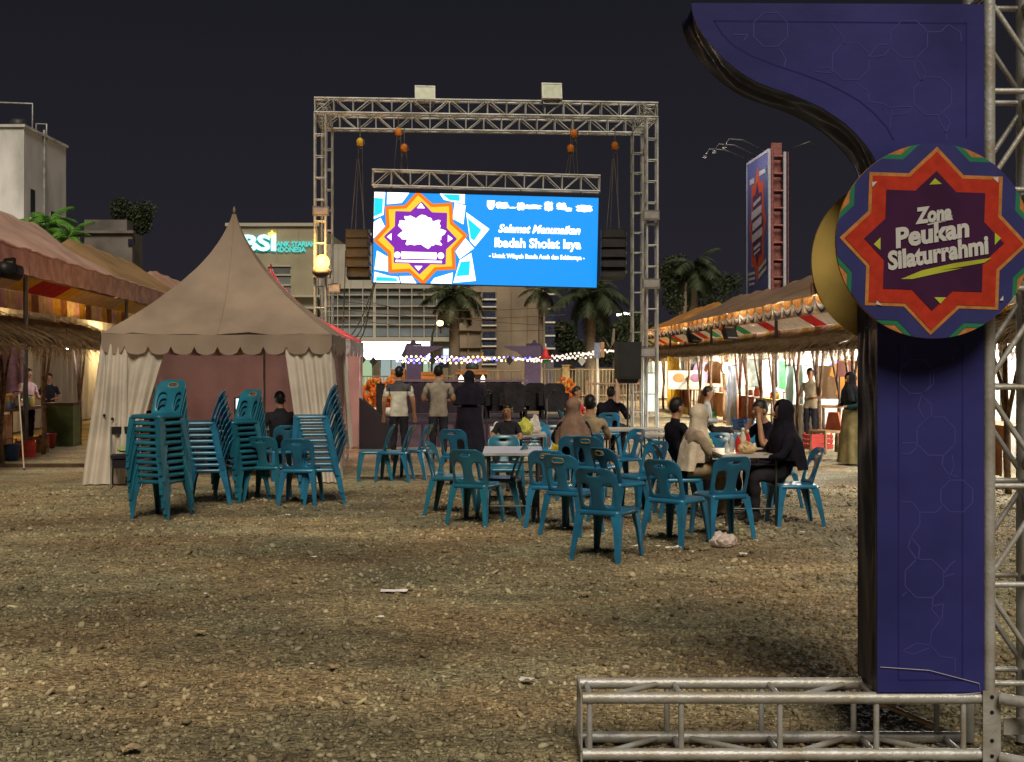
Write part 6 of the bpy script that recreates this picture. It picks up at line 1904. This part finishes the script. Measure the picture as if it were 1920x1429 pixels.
def bottle(label, p, r_, h, m, cap):
    t = thing('bottle', label, 'bottle', p, group='bottles on the tables')
    MB().lathe([(r_ * .9, 0), (r_, .01), (r_, h * .6), (r_ * .45, h * .82), (r_ * .4, h * .9)], n=12).build('body', m, t, True)
    MB().lathe([(r_ * .5, h * .9), (r_ * .5, h), (r_ * .3, h + .012)], n=10).build('cap', cap, t, True)
RS = mat('red_sauce', (.5, .03, .025), .25); CLR = mat('clear_bottle', (.55, .55, .55), .1, var=0, alpha=.6)
for px, d, r_, h, m, lb in ((1384, 13.2, .032, .20, RS, 'red sauce bottle standing in the middle of the women table'), (1393, 13.45, .035, .24, mat('cream_bottle', (.6, .55, .4), .3), 'cream bottle behind the red sauce bottle'), (1372, 13.3, .03, .19, CLR, 'clear water bottle left of the red sauce bottle'), (1363, 13.1, .026, .14, CLR, 'short clear cup bottle at the left edge of the women table'), (1402, 13.6, .03, .21, RS, 'second red bottle at the back of the women table')):
    bottle(lb, gp(px, d) + Vector((0, 0, .746)), r_, h, m, WHITE)
for k in range(26):
    p = gp(random.uniform(1200, 1600), 0.1); d = random.uniform(10.2, 13)
    px = random.uniform(1180, 1520)
    if k > 14: px = random.uniform(100, 1200); d = random.uniform(5.2, 14)
    s = random.uniform(.012, .035)
    o = MB().grid(lambda u, v: ((u - .5) * s * 2.4, (v - .5) * s * 1.8, .012 + s * .5 * noise.noise((u * 2 + k, v * 2, k)) + .012), 5, 4).build('litter_scrap', WHITE if k % 3 else mat('tan_litter', (.4, .3, .18), .8))
    o.location = gp(px, d); o.location.z = .012; o.rotation_euler = (0, 0, random.random() * 6)
    tag(o, '%s scrap of litter on the gravel %s' % ('white' if k % 3 else 'tan', 'around the chairs of the seated women' if k <= 14 else 'of the open foreground'), 'litter', ('white' if k % 3 else 'tan') + (' litter by the women' if k <= 14 else ' litter in the foreground'))
o = MB().grid(lambda u, v: ((u - .5) * .20, (v - .5) * .09, .02 + .012 * noise.noise((u * 3, v * 3, 1))), 8, 6).build('glint_sheet', mat('glint_white', (.85, .82, .88), .3, var=.05))  # white sheet laid down as a painted glint on the gravel
o.location = gp(739, 3910 / (1112 - 682)); tag(o, 'small white sheet painted as a bright glint on the dark patch of gravel', 'litter')
# tissue box and boards
t = thing('tissue_box', 'white tissue box on the left side of the bag table', 'box', gp(932, 16.7) + Vector((0, 0, .742)), R(8)); MB().box((0, 0, .05), (.2, .11, .10)).build('box', WHITE, t); MB().ball((0, 0, .12), (.05, .03, .05), 8, 6).build('tissue', WHITE, t, True)
# monitor in the tent
t = thing('monitor', 'small glowing monitor on the desk inside the beige tent', 'monitor', gp(463, 18.15) + Vector((0, 0, .72)), R(28))
MB().box((0, .012, .27), (.36, .03, .42)).build('case', BLACK, t); sheet('screen', [(-.165, .18), (.165, .18), (.165, .465), (-.165, .465)], -.008, glow('monitor_white', (.75, .95, 1), 2.2), t)
sheet('taskbar', [(-.165, .08), (.165, .08), (.165, .17), (-.165, .17)], -.008, glow('monitor_green', (.1, .7, .5), 1.3), t)
MB().box((0, .03, .03), (.2, .14, .06)).build('stand', BLACK, t)
# black folding chair with bag, left
t = thing('folding_chair', 'black folding chair with a cap on it beside the tallest stack', 'chair', gp(236, 17.0), R(20))
for sx in (-1, 1):
    rod('frame', (sx * .2, -.2, 0), (sx * .19, .2, .82), .012, STEEL, t); rod('frame', (sx * .17, .22, 0), (sx * .17, -.16, .44), .012, STEEL, t)
MB().box((0, 0, .42), (.40, .38, .04)).build('seat', BLACKF, t); MB().box((0, .185, .77), (.37, .025, .10)).build('backrest', BLACK, t)
MB().box((0, -.02, .33), (.34, .3, .13)).build('seat_bag', BLACKF, t)
# spotlight at the top left
t = thing('stage_spotlight', 'black spotlight clamped under the roof edge at the left frame edge', 'spotlight', at(18, 508, 20.3), R(-40))
MB().lathe([(.10, -.2), (.13, -.18), (.14, .1), (.11, .2)], n=14).build('can', BLACK, t, True).rotation_euler = (R(80), 0, 0)
MB().box((0, 0, .19), (.28, .04, .05)).box((.16, 0, .08), (.03, .04, .24)).box((-.16, 0, .08), (.03, .04, .24)).build('yoke', BLACK, t)
MB().box((.0, -.23, -.05), (.26, .02, .2)).build('barn_door', BLACK, t)
for px, py, d, lb in ((1302, 632, 44, 'black spotlight on the right stalls, left one'), (1368, 626, 34, 'black spotlight on the right stalls, right one')):
    t = thing('stage_spotlight', lb, 'spotlight', at(px, py, d), R(30))
    k = d / 30
    MB().box((0, 0, 0), (.34 * k, .16 * k, .24 * k), m=Matrix.Rotation(R(-25), 3, 'X')).build('housing', BLACK, t)
    MB().box((0, -.086 * k, -.03 * k), (.28 * k, .012, .18 * k), m=Matrix.Rotation(R(-25), 3, 'X')).build('lens', mat('grey_lens', (0.30, 0.29, 0.30), .3), t)
    for sx in (-1, 1): MB().box((sx * .19 * k, 0, .08 * k), (.02 * k, .05 * k, .24 * k)).build('yoke_arm', BLACK, t)
    MB().box((0, 0, .21 * k), (.40 * k, .05 * k, .02 * k)).build('yoke_bar', BLACK, t)

# ------------------------------------------------------------------ stall furnishings
def counter(label, p, rz, w, dpt, h, top, front, drop=.6):
    t = thing('stall_counter', label, 'counter', p, rz, group='stall counters')
    MB().box((0, 0, h - .02), (w, dpt, .04)).build('top', top, t)
    for sx in (-1, 1):
        for sy in (-1, 1): rod('leg', (sx * (w / 2 - .06), sy * (dpt / 2 - .06), 0), (sx * (w / 2 - .06), sy * (dpt / 2 - .06), h - .04), .03, DKWOOD, t)
    if front:
        drape(MB(), (-w / 2, -dpt / 2 - .02, h - .002), (w / 2, -dpt / 2 - .02, h - .002), (-w / 2, -dpt / 2 - .04, h - drop), (w / 2, -dpt / 2 - .04, h - drop), w * 3, .02, (0, 1, 0), 40, 5).build('cloth', front, t, True)
    return t
LW = mat('lit_white_cloth', (.70, .68, .62), .8, var=.08); MINT = mat('mint_cloth', (.50, .68, .62), .8, var=.08); RB = mat('red_brown_cloth', (.36, .09, .04), .8, var=.2); GY = mat('olive_gold', (.45, .33, .06), .7, var=.2); BR2 = mat('orange_brown_cloth', (.42, .18, .06), .8, var=.3, scale=5)
counter('counter with white cloth front beside the standing woman', rowp(XR, RR, 1, .45, ry(1527, .45)), R(-70) + RR, 1.3, .5, .82, WOOD, LW, .75)
counter('golden counter with dark front behind the women at the table', rowp(XR, RR, 1, .6, 29.6), R(-90) + RR, 3.0, .5, .84, GY, None)
counter('counter with red brown cloth right of the white post', rowp(XR, RR, 1, .6, 33.0), R(-90) + RR, 3.2, .5, .84, WOOD, RB, .7)
counter('counter with orange brown cloth left of the white post', rowp(XR, RR, 1, .6, 37.5), R(-90) + RR, 3.8, .5, .84, WOOD, BR2, .7)
counter('counter behind the right tower in the stall row', rowp(XR, RR, 1, .6, 43.5), R(-90) + RR, 5.0, .5, .84, WOOD, RB, .7)
counter('nearest right counter behind the purple arch', rowp(XR, RR, 1, .9, 18.2), R(-90) + RR, 2.6, .5, .84, WOOD, BR2, .7)
counter('wooden counter with printed cloth at the left edge', rowp(XL, RL, -1, .75, 20.9), R(90) + RL, 2.4, .5, .80, WOOD, mat('brown_white_print', (.50, .36, .26), .8, scale=2.5, c2=(.22, .08, .04), ramp=(.42, .55)), .62)
counter('dark counter left of the beige tent', rowp(XL, RL, -1, 1.0, 24.4), R(90) + RL, 2.6, .5, .84, DKWOOD, None)
def panel(name, label, p, rz, w, h, z0, m, cat, frame=None, deco=None):
    t = thing(name, label, cat, p, rz, group=cat + 's in the stalls')
    MB().box((0, 0, z0 + h / 2), (w, .03, h)).build('panel', m, t)
    if frame:
        MB().box((0, 0, z0 + h + .02), (w + .08, .05, .04)).box((0, 0, z0 - .02), (w + .08, .05, .04)).box((-w / 2 - .02, 0, z0 + h / 2), (.04, .0499, h)).box((w / 2 + .02, 0, z0 + h / 2), (.04, .0499, h)).build('frame', frame, t)
    if deco:
        for (x, z, r_, dm) in deco: MB().ball((x, -.018, z0 + z), (r_, .006, r_ * .8), 12, 8).build('printed_dish', dm, t)
    if z0 > .3 or name == 'easel_board':
        for sx in (-1, 1): rod('support', (sx * w * .4, .03, 0), (sx * w * .4, .03, z0 + h * .5), .012, DKWOOD, t)
    return t
PB = mat('pale_blue_board', (.55, .68, .72), .6, var=.1); WB = mat('white_board', (.74, .72, .68), .6, var=.05); DKP = mat('dark_photo', (.10, .12, .12), .4, var=.5, scale=6)
panel('roll_banner', 'bright yellow upright banner in the right stall row', rowp(XR, RR, 1, .1, ry(1263, .1)), R(-10), .46, 1.85, .1, mat('yellow_banner', (.72, .42, .03), .6, var=.15), 'banner')
panel('menu_board', 'white menu board with two pictured dishes right of the truss tower', rowp(XR, RR, 1, .10, ry(1287, .1)), R(-8), 1.2, .62, .85, WB, 'board', deco=((-.25, .38, .2, mat('dish_brown', (.5, .25, .1), .6)), (.3, .38, .18, mat('dish_purple', (.28, .16, .28), .6))))
panel('framed_picture', 'white framed dark picture above the menu board', rowp(XR, RR, 1, .5, ry(1293, .5)), R(-10), .62, .55, 1.38, DKP, 'picture', WB)
panel('framed_picture', 'white framed picture behind the counter right of the white post', rowp(XR, RR, 1, 1.2, ry(1420, 1.2)), R(-14), .62, .85, 1.0, DKP, 'picture', WB)
panel('display_board', 'tall white display board behind the golden counter', rowp(XR, RR, 1, 1.0, ry(1460, 1.0)), R(-10), .85, 1.25, .55, WB, 'board')
panel('display_board', 'pale green board low beside the loudspeaker pole', gp(1216, 36), R(5), .5, 1.1, .3, mat('pale_green_board', (.50, .72, .62), .6, var=.2), 'board')
panel('easel_board', 'dark red board hanging from the awning post near the standing woman', rowp(XR, RR, 1, .3, ry(1588, .3)), R(-20), .34, .30, 1.45, mat('maroon_board', (.16, .06, .05), .6), 'board')
# hanging sheets
def hanging(label, p, rz, w, zt, zb, m, folds=3, seed=0):
    t = thing('hanging_cloth', label, 'cloth', p, rz, group='cloths hanging in the stalls')
    drape(MB(), (-w / 2, 0, zt), (w / 2, 0, zt), (-w / 2 * 1.2, 0, zb), (w / 2 * 1.2, 0, zb), folds, .035, (0, 1, 0), 30, 10, seed=seed).build('sheet', m, t, True)
    rod('rail', (-w / 2 - .05, 0, zt), (w / 2 + .05, 0, zt), .012, DKWOOD, t)
hanging('mint white cloth hanging from the awning behind the black veil', rowp(XR, RR, 1, .3, ry(1492, .3)), R(-10), .40, 1.66, .55, MINT, 2, 1)
hanging('narrow white cloth column below the bright bulb', rowp(XR, RR, 1, .1, ry(1372, .1)), R(0), .26, 1.66, .02, mat('cool_white_cloth', (.66, .70, .78), .8), 2, 2)
hanging('white garment hanging beside the standing woman', rowp(XR, RR, 1, .8, ry(1560, .8)), R(-20), .55, 1.65, .95, LW, 2, 3)
hanging('pale blue cloth hanging behind the right tower', rowp(XR, RR, 1, .3, ry(1228, .3)), R(-10), 1.0, 1.8, .3, PB, 4, 4)
hanging('white cloth hanging left of the menu board', rowp(XR, RR, 1, .3, ry(1250, .3)), R(-10), .9, 1.8, .4, LW, 4, 5)
hanging('mauve cloth hanging at the back of the left stall', rowp(XL, RL, -1, 2.2, 27.2), R(-20), 1.1, 2.1, .7, mat('mauve_cloth', (.30, .16, .19), .8, var=.3), 4, 6)
# goods on the counters
rr = random.Random(4)
GOODS = [mat('goods_%d' % i, c, .4, var=.1) for i, c in enumerate(((.5, .08, .04), (.6, .45, .1), (.1, .25, .12), (.6, .58, .5), (.25, .12, .06), (.08, .12, .3)))]
gi = 0
words_ = ('red', 'yellow', 'green', 'white', 'brown', 'blue')
for (X0, rz, s, u, ya, yb, h, nm) in ((XR, RR, 1, .6, 28.3, 30.9, .84, 'golden counter'), (XR, RR, 1, .6, 31.8, 34.4, .84, 'counter right of the white post'), (XR, RR, 1, .6, 36.0, 39.2, .84, 'counter left of the white post'), (XL, RL, -1, .8, 20.0, 21.8, .80, 'left edge counter'), (XL, RL, -1, 1.0, 23.3, 25.5, .84, 'dark left counter')):
    for k in range(6):
        y = ya + (yb - ya) * (k + .5) / 6
        p = rowp(X0, rz, s, u + rr.uniform(-.12, .12), y, h)
        q = (k * 5 + int(ya)) % 6
        t = thing('goods_jar', '%s jar standing on the %s' % (words_[q], nm), 'jar', p, group='jars on the ' + nm)
        r_ = rr.uniform(.05, .09); hh_ = rr.uniform(.14, .28)
        MB().lathe([(r_ * .95, 0), (r_, .02), (r_, hh_ * .8), (r_ * .8, hh_ * .88)], n=10).build('body', GOODS[q], t, True)
        MB().lathe([(r_ * .82, hh_ * .88), (r_ * .82, hh_), (r_ * .3, hh_ + .01)], n=10).build('lid', GOODS[(q + 3) % 6], t, True)
# ice box, sacks, planks on the left
t = thing('cool_box', 'olive green cool box beside the left curtain of the tent', 'box', rowp(XL, RL, -1, .5, 25.6), RL); MB().box((0, 0, .42), (.55, .6, .84)).build('body', mat('olive_box', (.07, .10, .035), .6), t); MB().box((0, 0, .87), (.58, .63, .06)).build('lid', mat('dark_lid', (.05, .03, .02), .6), t)
t = thing('kettle', 'shiny metal kettle pair on the dark left counter', 'kettle', rowp(XL, RL, -1, .95, 24.0, .84), 0); MB().lathe([(.11, 0), (.13, .04), (.12, .18), (.06, .24)], n=14).build('pot', mat('bright_steel', (.8, .8, .78), .2, .9), t, True); MB().tube([(-.1, 0, .2), (-.06, 0, .32), (.06, 0, .32), (.1, 0, .2)], .012, 6).build('handle', BLACK, t, True)
o = MB().box((0, 0, .03), (2.4, .12, .05)).build('plank', DKWOOD); o.location = gp(110, 20.2); o.rotation_euler = (0, 0, R(3)); tag(o, 'wooden plank lying on the ground before the left stall', 'plank')
t = thing('leaning_stick', 'thin pale stick leaning in front of the left counter', 'stick', gp(45, 19.6), 0); rod('stick', (0, 0, .02), (-.2, .3, 1.2), .012, mat('pale_stick', (.5, .42, .32), .6), t); rod('tip', (0, 0, 0.005), (0, 0, .03), .014, BLACK, t)
t = thing('wicker_chair', 'brown wooden chair at the right counter behind the black veil', 'chair', gp(1548, 23.2), R(-60))
MB().box((0, 0, .42), (.45, .45, .05)).build('seat', WOOD, t); MB().prism([(-.22, .44), (.22, .44), (.12, .78), (-.12, .78)], .19, .23).build('backrest', RB, t, fix=True)
for sx in (-1, 1):
    for sy in (-1, 1): rod('leg', (sx * .2, sy * .2, 0), (sx * .19, sy * .19, .42), .022, WOOD, t)

# hanging garments, crates and buckets that crowd the stalls
def garment(label, p, rz, m, seed):
    t = thing('hanging_garment', label, 'garment', p, rz, group='garments hanging in the right stalls')
    out = [(-.10, .0), (.10, .0), (.30, -.10), (.36, -.32), (.26, -.36), (.22, -.22), (.23, -.72), (-.23, -.72), (-.22, -.22), (-.26, -.36), (-.36, -.32), (-.30, -.10)]
    MB().prism(out, -.02, .02).build('cloth', m, t, fix=True)
    MB().tube([(-.2, 0, -.03), (0, 0, .03), (.2, 0, -.03)], .008, 5).tube([(0, 0, .03), (0, 0, .22)], .006, 5).build('hanger', STEEL, t)
gcol = (('crimson', (.45, .03, .05)), ('turquoise', (.05, .35, .38)), ('orange', (.6, .22, .04)), ('navy', (.04, .06, .22)), ('white', (.7, .7, .66)), ('green', (.06, .26, .08)), ('pink', (.6, .25, .3)), ('yellow', (.6, .45, .06)), ('brown', (.22, .11, .05)), ('lilac', (.35, .25, .45)))
for k, (n_, c_) in enumerate(gcol):
    y = (19.2, 21.0, 25.2, 26.9, 28.4, 31.6, 35.2, 37.0, 39.5, 42.0)[k]
    garment('%s shirt hanging on a hanger under the right awning' % n_, rowp(XR, RR, 1, (.7, 1.1, .9, 1.3, 1.2, 1.0, .8, 1.2, .8, .9)[k], y, 1.78), R(-35 + 12 * (k % 4)), cloth('garment_' + n_, c_), k)
def crate(label, p, rz, m, w=.5, d=.36, h=.3):
    t = thing('crate', label, 'crate', p, rz, group='crates and boxes at the stalls')
    MB().box((0, 0, .012), (w, d, .024)).build('bottom', m, t)
    for sx in (-1, 1):
        for q in range(3):
            MB().box((sx * (w / 2 - .008), 0, .06 + q * (h - .06) / 2.6), (.016, d, .07)).build('slat', m, t)
            MB().box((0, sx * (d / 2 - .008), .06 + q * (h - .06) / 2.6), (w - .034, .016, .07)).build('slat', m, t)
        for sy in (-1, 1): MB().box((sx * (w / 2 - .03), sy * (d / 2 - .03), h / 2 + .02), (.03, .03, h)).build('corner_post', m, t)
CR = [mat('crate_red', (.4, .04, .03), .5), mat('crate_wood', (.26, .15, .07), .7, var=.3), mat('crate_blue', (.03, .1, .3), .5), mat('crate_green', (.04, .18, .06), .5), mat('crate_yellow', (.55, .36, .04), .5), mat('crate_black', (.02, .02, .02), .5)]
for k, (p, lb) in enumerate(((rowp(XR, RR, 1, .12, 24.6), 'red crate on the ground below the white cloth counter'), (rowp(XR, RR, 1, .15, 28.6), 'wooden crate at the foot of the golden counter'), (rowp(XR, RR, 1, .1, 31.6), 'blue crate before the red brown counter'), (rowp(XR, RR, 1, .1, 36.6), 'green crate before the orange brown counter'), (rowp(XR, RR, 1, .15, 41.6), 'yellow crate at the foot of the far right counter'),
                             (rowp(XL, RL, -1, .45, 19.6), 'black crate under the counter at the left edge'), (rowp(XL, RL, -1, .4, 22.6), 'red crate between the left counters'), (rowp(XL, RL, -1, .55, 23.8), 'wooden crate below the dark left counter'))):
    crate(lb, p, R(10 + 17 * k), CR[(0, 1, 2, 3, 4, 5, 0, 1)[k]])
for k, (u, y, c_, n_) in enumerate(((.35, 21.6, (.03, .08, .25), 'blue'), (.6, 24.9, (.35, .03, .03), 'red'), (1.4, 22.5, (.5, .5, .5), 'grey'))):
    t = thing('bucket', '%s plastic bucket on the ground of the left stall' % n_, 'bucket', rowp(XL, RL, -1, u, y), 0, group='buckets in the left stall')
    MB().lathe([(.11, 0), (.15, .28), (.16, .29), (.145, .29), (.10, .03)], n=16).build('pail', mat('bucket_' + n_, c_, .4), t, True)
    MB().tube([(-.15, 0, .28), (-.1, -.05, .37), (0, -.06, .40), (.1, -.05, .37), (.15, 0, .28)], .006, 5).build('handle', STEEL, t)
